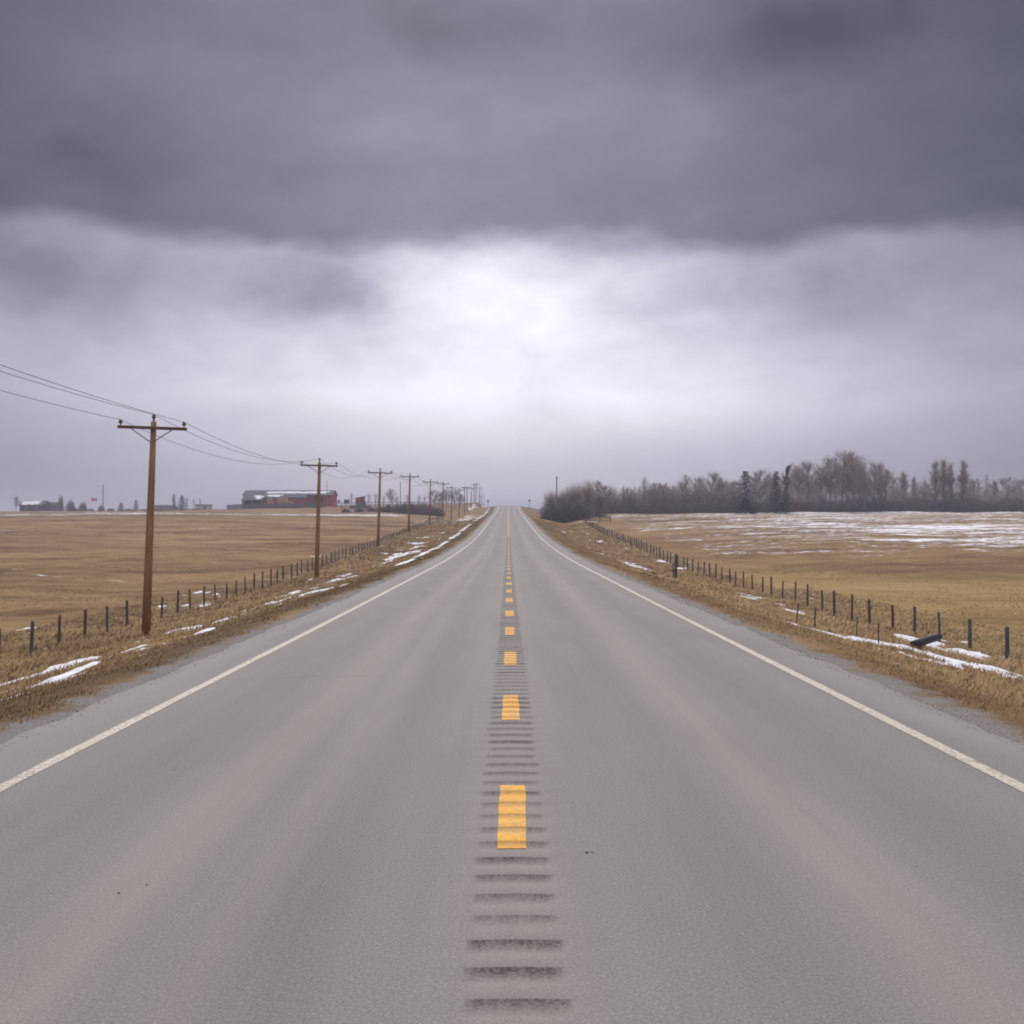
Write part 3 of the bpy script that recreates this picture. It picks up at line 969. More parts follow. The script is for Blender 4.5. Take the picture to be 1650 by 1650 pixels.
# ------------------------------------------------------------------ utility poles along the barn side of the road
def make_pole(label, Hh=9.08):
    t = thing("utility_pole", label, "utility pole", group="utility poles along the road")
    MB().tube([(0, 0, -.3), (0, 0, Hh * .35), (0, 0, Hh * .7), (0, 0, Hh)], [.185, .168, .142, .118], 14).build("pole", M['pole'], t, smooth=True)
    za = Hh - .27
    arm = MB().box((0, -.165, za), (2.95, .10, .125)).build("crossarm", M['arm'], t)
    for s in (-1, 1):
        q = MB().tube([(s * .92, -.23, za - .04), (s * .86, -.235, za - .07), (s * .06, -.165, za - .60)], .024, 6)
        q.build("brace", M['steel'], t)
    for s in (-1, 0, 1):
        x, y, z0 = (s * 1.36, -.165, za + .06) if s else (0, 0, Hh)
        zt = z0 + (.13 if s else .20)
        b = MB().tube([(x, y, z0 - .02), (x, y, zt)], .022 if s else .045, 6)
        b.build("insulator_pin", M['steel'], t)
        MB().tube([(x, y, zt - .05), (x, y, zt - .03), (x, y, zt + .03), (x, y, zt + .04), (x, y, zt + .07), (x, y, zt + .10), (x, y, zt + .13)],
                  [.05, .085, .09, .05, .075, .07, .03], 10).build("insulator", M['porcelain'], t, smooth=True)
    return t


# (photo column of the base, distance, lean in degrees, top row, label)
POLES = [
    (235.0, 44.0, 2.1, 667, "tall brown utility pole nearest the camera, orange toned trunk standing in the foreground grass"),
    (510.0, 80.9, 1.5, 738, "second utility pole from the camera, standing in front of the red barn"),
    (609.0, 123.0, 1.7, 754, "third utility pole from the camera, just past the small red shed"),
    (658.5, 162.6, 1.2, 762, "fourth utility pole from the camera, beside the thin armless mast"),
    (692.3, 211.0, 1.0, 772, "fifth utility pole from the camera, at the dark end of the shrub row"),
    (713.0, 244.5, 1.0, 775.5, "sixth utility pole from the camera, in front of the pale bare grove"),
    (727.0, 289.0, 1.0, 782.5, "seventh utility pole from the camera, reddish, last before the pole with low crossarm"),
    (739.5, 330.0, .8, 786.4, "eighth utility pole from the camera, reddish with the low crossarm"),
    (748.0, 375.0, 1.2, 783, "dark utility pole at the foot of the snowy mound, left of a close pair"),
    (752.4, 392.0, .3, 783, "dark upright utility pole standing against the snowy patch on the mound"),
    (758.5, 425.0, 3.0, 785, "leaning dark utility pole on top of the mound, first on its crown"),
    (763.5, 470.0, 1.5, 779, "tall utility pole on the mound, left one of the highest pair"),
    (766.5, 500.0, 2.0, 778, "tallest utility pole on the mound beside its twin"),
    (772.0, 545.0, 2.2, 785, "leaning utility pole past the mound's tall pair, before the short one"),
    (775.2, 610.0, .5, 798, "short thin utility pole at the far end of the mound"),
    (779.0, 680.0, 0.0, 811, "farthest utility pole, only its top showing over the hill crest"),
]
proto = None
pole_objs = []
for i, (u, d, ln, top, lab) in enumerate(POLES):
    if proto is None:
        proto = t = make_pole(lab)
    else:
        t = copy_tree(proto)
        t['label'] = lab
    x = px(u, d)
    zb = H(x, d)
    Ht = pz(top, d) - zb
    sc = Ht / 9.41
    if i < 8:
        sc = max(.96, min(1.04, sc))
        t.location = (x, d, pz(top, d) - 9.41 * sc if abs(pz(top, d) - 9.41 * sc - zb) < .5 else zb)
    else:
        sc = max(.85, min(1.2, sc))
        t.location = (x, d, pz(top, d) - 9.41 * sc)
        for ch in t.children:
            if ch.name.startswith("pole"):
                ch.data = ch.data.copy() if False else ch.data
    t.scale = (1, 1, sc)
    t.rotation_euler = (0, R(ln), R((0, 0, 2, -2, 1, 0, -1, 3, 0, 2, -3, 0, 2, 0, 0, 0)[i]))
    pole_objs.append(t)
    if i >= 8:
        for ch in t.children:
            if ch.name.split('.')[0] in ("pole", "crossarm"):
                ch.material_slots[0].link = 'OBJECT'
                ch.material_slots[0].material = M['pole_old']
bpy.context.view_layer.update()

attach = {-1: [], 0: [], 1: []}
Hp = 9.08
for t in pole_objs:
    for s in (-1, 0, 1):
        lp = Vector((s * 1.36, -.165, Hp - .27 + .06 + .13 + .11)) if s else Vector((0, 0, Hp + .20 + .11))
        attach[s].append(t.matrix_world @ lp)
wl = {-1: "overhead wire on the field-side ends of the crossarms, lowest strand at the near pole",
      0: "overhead wire carried on the pole tops, uppermost strand at the near pole",
      1: "overhead wire on the road-side ends of the crossarms"}
for s in (-1, 0, 1):
    P = list(attach[s])
    P.insert(0, Vector((-15.6 + s * 1.36, 1.5, P[0].z + 1.9)))
    pts = []
    for a, b in zip(P[:-1], P[1:]):
        n = 18
        first = .5 if a is P[0] else 1.0
        span = (b - a).length
        sag = first * .92 * (span / 38) ** 2 * (1.0, 1.06, .94)[s + 1]
        for k in range(n):
            t_ = k / n
            p = a.lerp(b, t_)
            p.z -= sag * 4 * t_ * (1 - t_)
            pts.append(p)
    pts.append(P[-1])
    rad = [max(.011, .00011 * p.y) for p in pts]
    tag(MB().tube(pts, rad, 5).build("overhead_wire", M['wire'], smooth=True), wl[s], "wire", "overhead wires")


# ------------------------------------------------------------------ wire fences
def fence(label, X, y0, step, n, xfun=None, brown=()):
    t = thing("wire_fence", label, "fence", (X, y0, H(X, y0)), 0, "wire fences along the road")
    base = Vector(t.location)
    r3 = random.Random(int(abs(X) * 10))
    pm = MB().tube([(0, 0, -.3), (0, 0, 1.22), (0, 0, 1.26)], [.062, .055, .035], 9)
    p0 = pm.build("fence_post", M['post'], t)
    tops = []
    for k in range(n):
        y = y0 + k * step + r3.uniform(-.2, .2)
        x = X + (xfun(y) if xfun else 0) + r3.uniform(-.06, .06)
        o = p0 if k == 0 else p0.copy()
        if k:
            col.objects.link(o)
            o.parent = t
        z = H(x, y)
        o.location = Vector((x, y, z)) - base
        hs = r3.uniform(.9, 1.06)
        o.scale = (r3.uniform(.85, 1.25),) * 2 + (hs,)
        o.rotation_euler = (R(r3.uniform(-2, 2)), R(r3.uniform(-2.2, 2.2)), 0)
        if k in brown or (k > 6 and r3.random() < .1):
            o.material_slots[0].link = 'OBJECT'
            o.material_slots[0].material = M['post_brown']
        tops.append(Vector((x, y, z)) - base)
    for hgt in (.32, .62, .90, 1.13):
        pts = [p + Vector((0.062, 0, hgt + r3.uniform(-.02, .02))) for p in tops]
        rad = [max(.0035, .00006 * (p.y + y0)) for p in pts]
        MB().tube(pts, rad, 4).build("wire", M['barbed'], t)
    return t


fence("wire fence with grey wooden posts between the utility poles and the brown pasture", -19.0, 38.2, 2.55, 98, None, (2, 3))
fence("wire fence with grey wooden posts along the snow-streaked field toward the willow clump", 17.0, 32.6, 2.58, 78)


# ------------------------------------------------------------------ trees
def twig_faces(P0, P1, r, rg):
    """thin three-sided tapering twigs"""
    n = len(P0)
    d = P1 - P0
    d /= np.linalg.norm(d, axis=1)[:, None] + 1e-9
    a = rg.normal(size=(n, 3))
    u = np.cross(d, a)
    u /= np.linalg.norm(u, axis=1)[:, None] + 1e-9
    w = np.cross(d, u)
    V = np.empty((n, 4, 3))
    for k in range(3):
        th = 2 * math.pi * k / 3
        V[:, k] = P0 + (u * math.cos(th) + w * math.sin(th)) * r[:, None]
    V[:, 3] = P1
    i = np.arange(n)[:, None] * 4
    F = np.concatenate([i + np.array(q) for q in ((0, 1, 3), (1, 2, 3), (2, 0, 3))])
    return V.reshape(-1, 3), F


def grow(seed, Ht, trunk_r, stems=1, n_limb=26, limb_len=.33, up=.75, start=.25, twigs=2600, twig_len=.9, twig_r=.016, wide=1.0, round_top=True, spread=0.0):
    """bare deciduous tree: trunk + limbs as tubes, and a crown of fine twigs"""
    rg = np.random.default_rng(seed)
    rr = random.Random(seed)
    tb = MB()
    segs = []          # (p, q, weight) carriers for twigs
    for s in range(stems):
        bx = rr.uniform(-.5, .5) * (stems > 1) * wide
        by = rr.uniform(-.5, .5) * (stems > 1) * wide
        hh = Ht * (rr.uniform(.8, 1.0) if stems > 1 else 1.0)
        lx, ly = (rr.uniform(-1, 1) * (.04 + spread) * hh for _ in range(2))
        pts = []
        for k in range(8):
            t_ = k / 7
            pts.append(Vector((bx + lx * t_ ** 1.3 + rr.uniform(-.05, .05) * Ht * .12 * (k > 0), by + ly * t_ ** 1.3 + rr.uniform(-.05, .05) * Ht * .12 * (k > 0), -.3 + (hh * .96 + .3) * t_)))
        rad = [trunk_r * (1 - .9 * (k / 7)) + .012 for k in range(8)]
        tb.tube(pts, rad, 7)
        for k in range(4, 7):
            segs.append((pts[k], pts[k + 1], .6))
        nl = max(4, n_limb // stems)
        for j in range(nl):
            t_ = start + (.97 - start) * (j + rr.random()) / nl
            f = t_ * 7
            k = min(6, int(f))
            p = pts[k].lerp(pts[k + 1], f - k)
            an = rr.uniform(0, 6.283)
            shape = math.sin(math.pi * min(1, max(.08, (t_ - start + .10) / (1.04 - start)) ** .75)) if round_top else (1.05 - t_)
            ln = Ht * limb_len * (.35 + .75 * shape) * rr.uniform(.75, 1.2) * wide
            u_ = up * rr.uniform(.7, 1.25)
            d = Vector((math.cos(an), math.sin(an), u_)).normalized()
            lp = [p]
            for q in range(3):
                d = (d + Vector((rr.uniform(-.2, .2), rr.uniform(-.2, .2), rr.uniform(.0, .30)))).normalized()
                lp.append(lp[-1] + d * ln / 3)
            r0 = max(.014, rad[k] * .42)
            tb.tube(lp, [r0, r0 * .72, r0 * .45, r0 * .2], 5, False)
            for q in range(3):
                segs.append((lp[q], lp[q + 1], (.5, 1.0, 1.15)[q] * ln))
            for q in range(rr.randint(2, 4)):
                t2 = rr.uniform(.3, .95) * 3
                k2 = min(2, int(t2))
                p2 = lp[k2].lerp(lp[k2 + 1], t2 - k2)
                d2 = (d + Vector((rr.uniform(-.9, .9), rr.uniform(-.9, .9), rr.uniform(-.1, .6)))).normalized()
                l2 = ln * rr.uniform(.3, .55)
                e2 = p2 + d2 * l2
                tb.tube([p2, p2.lerp(e2, .5) + Vector((0, 0, l2 * .03)), e2], [r0 * .45, r0 * .3, r0 * .12], 4, False)
                segs.append((p2, e2, 1.2 * l2))
    A = np.array([s_[0][:] for s_ in segs])
    B = np.array([s_[1][:] for s_ in segs])
    w = np.array([s_[2] for s_ in segs])
    w /= w.sum()
    i = rg.choice(len(segs), twigs, p=w)
    t_ = rg.random(twigs)[:, None]
    P0 = A[i] * (1 - t_) + B[i] * t_
    d = B[i] - A[i]
    d /= np.linalg.norm(d, axis=1)[:, None]
    d = d * .8 + rg.normal(size=(twigs, 3)) * .55 + np.array([0, 0, .42])
    d /= np.linalg.norm(d, axis=1)[:, None]
    ln = twig_len * (.35 + rg.random(twigs) * .9)
    P1 = P0 + d * ln[:, None]
    V1, F1 = twig_faces(P0, P1, twig_r * (.6 + .6 * rg.random(twigs)), rg)
    # second order twiglets
    n2 = twigs * 2
    j = rg.integers(0, twigs, n2)
    t_ = (.25 + .75 * rg.random(n2))[:, None]
    Q0 = P0[j] * (1 - t_) + P1[j] * t_
    d2 = d[j] + rg.normal(size=(n2, 3)) * .6 + np.array([0, 0, .25])
    d2 /= np.linalg.norm(d2, axis=1)[:, None]
    Q1 = Q0 + d2 * (ln[j] * (.25 + .5 * rg.random(n2)))[:, None]
    V2, F2 = twig_faces(Q0, Q1, twig_r * .6 * (.6 + .6 * rg.random(n2)), rg)
    return tb, np.concatenate([V1, V2]), np.concatenate([F1, F2 + len(V1)])


def dome_shrub(seed, Ht, rad, twig, n=9000, whips=0):
    """many-stemmed shrub: stems fan out of the base, twigs fill a ragged dome down to the ground"""
    rg = np.random.default_rng(seed)
    rr = random.Random(seed)
    tb = MB()
    for k in range(26):
        an, out = rr.uniform(0, 6.283), rr.uniform(.1, 1.0)
        b = Vector((math.cos(an), math.sin(an), 0)) * rad * .25 * out
        e = Vector((math.cos(an) * rad * .8 * out, math.sin(an) * rad * .8 * out, Ht * math.sqrt(max(.1, 1 - out * out)) * rr.uniform(.7, .95)))
        m_ = b.lerp(e, .5) + Vector((0, 0, Ht * .08))
        tb.tube([b - Vector((0, 0, .3)), m_, e], [.045, .03, .012], 5, False)
    th = rg.random(n) * 2 * math.pi
    rq = rg.random(n) ** (.42 if not whips else .62)
    el_ = np.arcsin(rg.random(n))
    lob = .76 + .26 * np.sin(th * 3 + seed) * np.cos(el_ * 2.3 + seed) + .20 * np.sin(th * 7 + 3 * el_ + seed) + rg.normal(size=n) * .05
    rr_ = rq * lob
    P0 = np.stack([np.cos(th) * np.cos(el_) * rad * rr_, np.sin(th) * np.cos(el_) * rad * rr_, np.sin(el_) * Ht * .93 * rr_], -1)
    d = np.stack([np.cos(th) * np.cos(el_) * .7, np.sin(th) * np.cos(el_) * .7, np.sin(el_) + .55], -1) + rg.normal(size=(n, 3)) * .38
    d /= np.linalg.norm(d, axis=1)[:, None]
    V1, F1 = twig_faces(P0, P0 + d * (.28 + .5 * rg.random(n))[:, None], .012 + .010 * rg.random(n), rg)
    if whips:
        th = rg.random(whips) * 2 * math.pi
        q = rg.random(whips) ** .6 * rad * .7
        Q0 = np.stack([np.cos(th) * q * .8, np.sin(th) * q * .8, Ht * (.35 + .3 * rg.random(whips))], -1)
        Q1 = np.stack([np.cos(th) * q * 1.15, np.sin(th) * q * 1.15, Ht * (.75 + .3 * rg.random(whips)) * (1 - .25 * (q / rad) ** 2)], -1) + rg.normal(size=(whips, 3)) * .12
        V2, F2 = twig_faces(Q0, Q1, np.full(whips, .02), rg)
        F1 = np.concatenate([F1, F2 + len(V1)])
        V1 = np.concatenate([V1, V2])
    tm = bpy.data.meshes.new("stems")
    tm.from_pydata(tb.v, [], tb.f)
    tm.materials.append(M['twig_dark'])
    return tm, arrmesh("crown", V1, F1, M[twig])


def tree_proto(name, seed, Ht, bark, twig, **kw):
    tb, V, F = grow(seed, Ht, **kw)
    tm = bpy.data.meshes.new("trunk")
    tm.from_pydata(tb.v, [], tb.f)
    tm.materials.append(M[bark])
    cm = arrmesh("crown", V, F, M[twig])
    return dict(name=name, H=Ht, parts=(("trunk", tm), ("crown", cm)))


def plant(pr, label, cat, x, y, h, rz=0.0, wx=1.0, group=None, name=None, sink=.15):
    t = thing(name or pr['name'], label, cat, (x, y, H(x, y) - sink), rz, group)
    s = h / pr['H']
    t.scale = (s * wx, s * wx, s)
    for nm, me_ in pr['parts']:
        obj(nm, me_, t)
    return t


PR = {
    'A': tree_proto("aspen_tree", 3, 12, 'bark', 'twig', trunk_r=.15, n_limb=30, limb_len=.30, up=.9, start=.28, twigs=2400, twig_len=1.1, twig_r=.017),
    'B': tree_proto("aspen_tree", 14, 12, 'bark', 'twig', trunk_r=.16, n_limb=34, limb_len=.34, up=.7, start=.3, twigs=2700, twig_len=1.15, twig_r=.017),
    'C': tree_proto("aspen_tree", 25, 12, 'bark', 'twig_pale', trunk_r=.15, stems=2, n_limb=34, limb_len=.28, up=1.1, start=.22, twigs=2600, twig_len=1.0, twig_r=.017),
    'N': tree_proto("poplar_tree", 36, 11, 'bark', 'twig_pale', trunk_r=.11, n_limb=24, limb_len=.16, up=1.5, start=.25, twigs=750, twig_len=.8, twig_r=.014),
    'P': tree_proto("poplar_tree", 47, 12, 'bark', 'twig', trunk_r=.15, n_limb=40, limb_len=.19, up=1.8, start=.12, twigs=2600, twig_len=1.0, twig_r=.018),
    'L': tree_proto("sapling", 80, 8, 'bark', 'twig_pale', trunk_r=.05, stems=3, n_limb=24, limb_len=.22, up=1.3, start=.2, twigs=620, twig_len=.7, twig_r=.012),
}


for key_, nm_, sd_, h_, r_b, tw_, n_, wh_ in (('S', "bare_shrub", 58, 4.4, 2.6, 'bush', 11000, 0), ('S2', "bare_shrub", 59, 4.4, 2.4, 'twig_dark', 10000, 60), ('W', "willow_shrub", 69, 8, 3.0, 'twig_dark', 13000, 420), ('W2', "willow_shrub", 70, 8, 2.8, 'twig', 9000, 500)):
    tm_, cm_ = dome_shrub(sd_, h_, r_b, tw_, n_, wh_)
    PR[key_] = dict(name=nm_, H=h_, parts=(("stems", tm_), ("crown", cm_)))


def conifer(seed, Ht, wid, sparse=0.0, flag=False):
    rg = np.random.default_rng(seed)
    tb = MB().tube([(0, 0, -.3), (0, 0, Ht * .5), (.0, 0, Ht * .98)], [Ht * .016, Ht * .010, .015], 7)
    V, F, n = [], [], 0
    lev = 34
    for k in range(lev):
        t_ = (k + .5) / lev
        z = Ht * (.06 + .92 * t_)
        L_ = wid * (1 - t_) ** .7 * (.9 + .3 * rg.random()) + .12
        if flag:
            L_ = wid * (.75 if t_ < .25 else .42 + .2 * math.sin(t_ * 21)) * (1.0 if t_ < .85 else 1.25)
        m_ = int(12 - 4 * t_)
        for j in range(m_):
            if rg.random() < sparse:
                continue
            an = rg.random() * 6.283
            if flag and t_ > .8:
                an = rg.normal(0, .5)
            d = np.array([math.cos(an), math.sin(an), (-.22 + .5 * t_) if not (flag and t_ > .8) else .6])
            side_ = np.array([-math.sin(an), math.cos(an), 0])
            ll = L_ * (.65 + .5 * rg.random())
            q = 22
            s_ = np.linspace(.05, 1, q) * ll
            P0 = np.array([0, 0, z]) + d * s_[:, None] + np.array([0, 0, -.06]) * (s_[:, None] / max(ll, .1)) ** 2
            wv = side_ * ((rg.random(q) - .5) * 1.5)[:, None] + d * .8 + rg.normal(size=(q, 3)) * .25 + np.array([0, 0, -.15])
            P1 = P0 + wv * (.32 + .3 * rg.random(q))[:, None] * (.5 + .5 * (1 - s_ / ll))[:, None]
            v_, f_ = twig_faces(P0, P1, np.full(q, .085), rg)
            V.append(v_)
            F.append(f_ + n)
            n += len(v_)
    tm = bpy.data.meshes.new("trunk")
    tm.from_pydata(tb.v, [], tb.f)
    tm.materials.append(M['twig_dark'])
    return dict(name="spruce_tree", H=Ht, parts=(("trunk", tm), ("crown", arrmesh("crown", np.concatenate(V), np.concatenate(F), M['needle']))))


PR['E'] = conifer(91, 12, 3.2)
PR['E2'] = conifer(92, 12, 2.7, .30)
PR['F'] = conifer(93, 12, 2.3, .15, True)


def tree_px(key, u, top, d, label, cat, group=None, wx=1.0, base=None, name=None):
    x = px(u, d)
    zb = H(x, d)
    h = pz(top, d) - zb
    return plant(PR[key], label, cat, x, d, h, random.uniform(0, 6.28), wx, group, name)


# conifers standing out of the bare wood
for key, u, top, d, lab, wx in [
    ('E', 1201, 757, 283, "broad dark spruce, the only full cone among the bare trees", 1.2),
    ('E2', 1251, 757, 285, "thin ragged spruce between the full spruce and the storm-bent conifer", .95),
    ('F', 1266, 751, 282, "storm-bent dark conifer with its top blown over to one side", .9)]:
    t = tree_px(key, u, top, d, lab, "conifer", None, wx)
    if key == 'F':
        t.rotation_euler = (0, 0, 0)
G_W = "bare trees of the wood beyond the snowy field"
WOOD = [
    ('A', 962, 775, "bare spreading tree just behind the willow clump, first in the wood"),
    ('B', 975, 783, "low bare tree second from the willow clump in the wood's edge"),
    ('N', 990, 786, None), ('N', 1004, 780, None), ('A', 1012, 786, None), ('N', 1021, 781, None), ('N', 1032, 782, None),
    ('N', 1041, 766, "thin bare spike of a poplar rising above the low stretch of the wood"),
    ('A', 1055, 778, None), ('N', 1064, 776, None), ('B', 1071, 780, None), ('C', 1086, 780, None),
    ('C', 1107, 763, "rounded pale bare tree beginning the taller middle stretch of the wood"),
    ('A', 1126, 769, None), ('B', 1146, 763, "broad bare aspen nearest the full spruce on its road side but two"),
    ('C', 1166, 767, None), ('A', 1182, 776, None),
    ('B', 1225, 759, "bare aspen with a rounded head between the full and the ragged spruce"),
    ('C', 1240, 760, None), ('A', 1286, 753, "bare aspen next to the storm-bent conifer on the far side from the road"),
    ('B', 1302, 746, None), ('C', 1320, 749, None), ('A', 1338, 737, None),
    ('B', 1356, 730, "tallest bare aspen, the high point of the whole wood"),
    ('A', 1376, 734, None), ('C', 1391, 739, None), ('B', 1408, 747, None), ('A', 1426, 757, None), ('N', 1441, 766, None),
    ('P', 1456, 761, None), ('P', 1473, 768, None), ('N', 1488, 771, None),
    ('P', 1507, 743, "dense upright poplar at the near edge of the columnar poplar cluster"),
    ('P', 1521, 741, None), ('P', 1532, 747, None),
    ('P', 1552, 742, "thick upright poplar standing apart past the columnar cluster"),
    ('N', 1575, 768, None), ('N', 1587, 762, None), ('P', 1603, 774, None), ('B', 1624, 770, None), ('A', 1645, 772, None),
]
for i, (key, u, top, lab) in enumerate(WOOD):
    d = 300 + random.uniform(-6, 12)
    tree_px(key, u, top, d, lab or ("slender bare tree in the row of the wood, one of several alike" if key in 'NP' else "spreading bare grey tree in the wood, one of several alike"),
            "tree", G_W, (1.15 if key in 'AB' else 1.0) * random.uniform(.9, 1.1))
# a second rank behind fills the wood
for i in range(24):
    u = 955 + 29.5 * i + random.uniform(-9, 9)
    top = np.interp(u, [950, 1040, 1110, 1180, 1230, 1300, 1355, 1400, 1450, 1490, 1510, 1550, 1600, 1660], [788, 784, 772, 776, 770, 757, 745, 752, 772, 778, 760, 764, 782, 782]) + random.uniform(-3, 6)
    tree_px(random.choice('ABCA'), u, top, 318 + random.uniform(-4, 8), "spreading bare tree in the back rank of the wood, one of several alike", "tree", G_W, random.uniform(1.0, 1.25))
# dense understorey that reads as one dark mass: one stuff object
def thicket(name, runs, m_, seed):
    rg = np.random.default_rng(seed)
    Vs, Fs, n = [], [], 0
    for (u0, u1, d0, d1, hts, cnt) in runs:
        u = u0 + (u1 - u0) * rg.random(cnt)
        d = d0 + (d1 - d0) * rg.random(cnt)
        x = (u - 819) / 1650 * d
        hmax = np.interp(u, [h_[0] for h_ in hts], [h_[1] for h_ in hts]) * (.25 + 1.5 * fbm(x / 4.5, d / 5.0, seed) ** 1.3)
        f = rg.random(cnt) ** 1.25
        z0 = height(x, d) + hmax * f * .92
        P0 = np.stack([x, d, z0 - .15], -1)
        dv = rg.normal(size=(cnt, 3)) * .55 + np.array([0, 0, .9])
        dv /= np.linalg.norm(dv, axis=1)[:, None]
        P1 = P0 + dv * (.5 + .8 * rg.random(cnt))[:, None]
        v_, f_ = twig_faces(P0, P1, .02 + .018 * rg.random(cnt) * (1.2 - f), rg)
        Vs.append(v_)
        Fs.append(f_ + n)
        n += len(v_)
    return tag(obj(name, arrmesh(name, np.concatenate(Vs), np.concatenate(Fs), m_)), kind='stuff')


thicket("undergrowth", [(948, 1662, 292, 303, [(948, 6.2), (1030, 6.6), (1100, 6.2), (1200, 5.0), (1300, 5.2), (1400, 5.5), (1500, 5.0), (1662, 4.6)], 76000)], M['bush'], 201)
thicket("undergrowth", [(950, 1662, 296, 312, [(950, 7.0), (1030, 7.2), (1100, 8.4), (1200, 8.5), (1290, 9.5), (1350, 11.5), (1400, 10), (1450, 8), (1520, 9), (1600, 7), (1662, 7)], 95000)], M['twig'], 202)

# the willow clump at the road's edge
G_WI = "willow clump beside the road"
for key, u, top, d, lab, wx in [
    ('S', 893, 805, 252, "round dark shrub at the road edge of the willow clump", 1.25),
    ('S', 914, 803, 250, "dark rounded shrub in the front middle of the willow clump", 1.25),
    ('S', 934, 806, 249, "dark domed shrub at the fence end of the willow clump", 1.15),
    ('W2', 887, 786, 257, "tall willow with upright wands nearest the road", .85),
    ('W', 902, 787, 261, "willow behind the rounded shrubs, in front of the lone pole", 1.0),
    ('W', 914, 782, 268, "mid-height willow between the lone pole and the airy willow", .95),
    ('W2', 926, 774, 264, "tall airy willow in the middle of the clump", .95),
    ('W2', 946, 769, 266, "highest willow of the clump on its field side", 1.0),
    ('W', 963, 787, 268, "lower willow where the clump meets the wood", 1.05)]:
    tree_px(key, u, top, d, lab, "shrub" if key[0] == 'S' else "willow", G_WI, wx)

# shrub row and bare grove on the barn side
G_S = "dark shrub row below the farmyard"
for u, top, d, lab in [
    (557, 818, 352, "small dark shrub at the barn end of the shrub row"), (579, 816, 350, "low dark shrub below the grey shed box"), (598, 815, 349, None), (614, 813, 347, None),
    (627, 810, 346, None), (640, 809, 345, "dark shrub below the thin armless mast"), (653, 808, 344, None), (667, 808, 343, None), (680, 808, 341, None), (692, 810, 340, None),
    (705, 815, 338, "lowest brown shrub at the pole end of the shrub row")]:
    tree_px('S' if int(u) % 2 else 'S2', u, top, d, lab or "dark bare shrub within the shrub row, one of several alike", "shrub", G_S, 1.9 if u < 620 else 1.35)
G_T = "bare trees behind the shrub row"
for key, u, top, d, lab in [
    ('L', 566, 791, 460, "faint bare sapling nearest the red barn's far end"), ('L', 594, 791, 440, "bare sapling just past the small red shed"), ('L', 605, 790, 430, None), ('L', 618, 795, 430, None),
    ('C', 631, 786, 430, "taller bare tree beside the thin mast, its twigs open"), ('L', 640, 795, 428, None), ('L', 656, 793, 430, None),
    ('L', 675, 794, 420, None), ('L', 684, 796, 420, None),
    ('B', 699, 790, 415, "rounded bare tree at the barn end of the pale grove"), ('C', 709, 791, 420, "bare tree in the middle of the pale grove"),
    ('A', 719, 789, 420, "bare spreading tree in the pale grove behind two poles"), ('B', 732, 791, 425, "last bare tree of the pale grove before the snowy mound"), ('A', 742, 796, 430, "low bare tree tucked against the snowy mound")]:
    tree_px(key, u, top, d, lab or "thin bare sapling behind the shrub row, one of several alike", "tree", G_T, 1.35 if key in 'ABC' else 1.1)
for i, (u, top, d, lab) in enumerate([(120, 817, 556, "low dark skyline bush below the round far trees"), (146, 818, 552, "low skyline bush around the flagpole's foot"), (178, 818, 548, "dark skyline bush just past the armless far pole"),
                                     (208, 818, 556, "small skyline bush between the two little far spruces"), (232, 819, 556, "dark skyline bush hard by the near utility pole's trunk"), (266, 818, 566, "dark low bush in front of the far dwelling"),
                                     (540, 813, 446, "dark bush at the barn's road-side corner"), (551, 815, 425, "brown bush on the bank between barn and grey shelter"), (568, 813, 418, "bush against the red shed's barn-facing side"), (592, 812, 415, "bush against the red shed's road-facing side")]):
    tree_px('S2' if i % 2 else 'S', u, top, d, lab, "shrub", "low bushes round the farms", 2.0)
# trees round the far houses
for key, u, top, d, lab, wx in [
    ('W', 98, 795, 560, "tall dark columnar tree nearest the far house", .5), ('S2', 114, 803, 560, "round dark bare tree second from the far house", .75),
    ('S', 134, 807, 560, "small round bare tree short of the flagpole", .7), ('S2', 163, 812, 560, "low bare tree at the foot of the armless far pole", .9),
    ('E', 195, 809, 560, "small dark spruce between the far pole and the near utility pole", 1.7), ('E2', 219, 804, 570, "pale ragged little spruce close to the near utility pole", 1.4),
    ('P', 280, 796, 560, "narrow bare poplar beside the dark far spruce", 1.0), ('E', 293, 797, 555, "dark pointed far spruce above the long red trailer", 1.25),
    ('L', 301, 798, 570, "faint bare saplings past the dark far spruce", 1.0), ('L', 312, 800, 570, "faint thin sapling behind the white hut", .8), ('L', 322, 799, 575, "faintest thin sapling over the white hut's end", .8),
    ('A', 26, 800, 560, "bare round tree beyond the far house, at the picture's edge", 1.0)]:
    tree_px(key, u, top, d, lab, "tree" if key not in ('E', 'E2') else "conifer", None, wx)


# ------------------------------------------------------------------ red barn
D = 452.0
bx0, bx1 = px(392, D), px(535, D)
zb = H((bx0 + bx1) / 2, D) - .6
t = thing("barn", "long red barn with a grey snow-streaked roof and a lean-to along its front", "barn", ((bx0 + bx1) / 2, D, zb))
hw = (bx1 - bx0) / 2
zr, ze = pz(789.5, D) - zb, pz(797, D) - zb
dep = 13.0
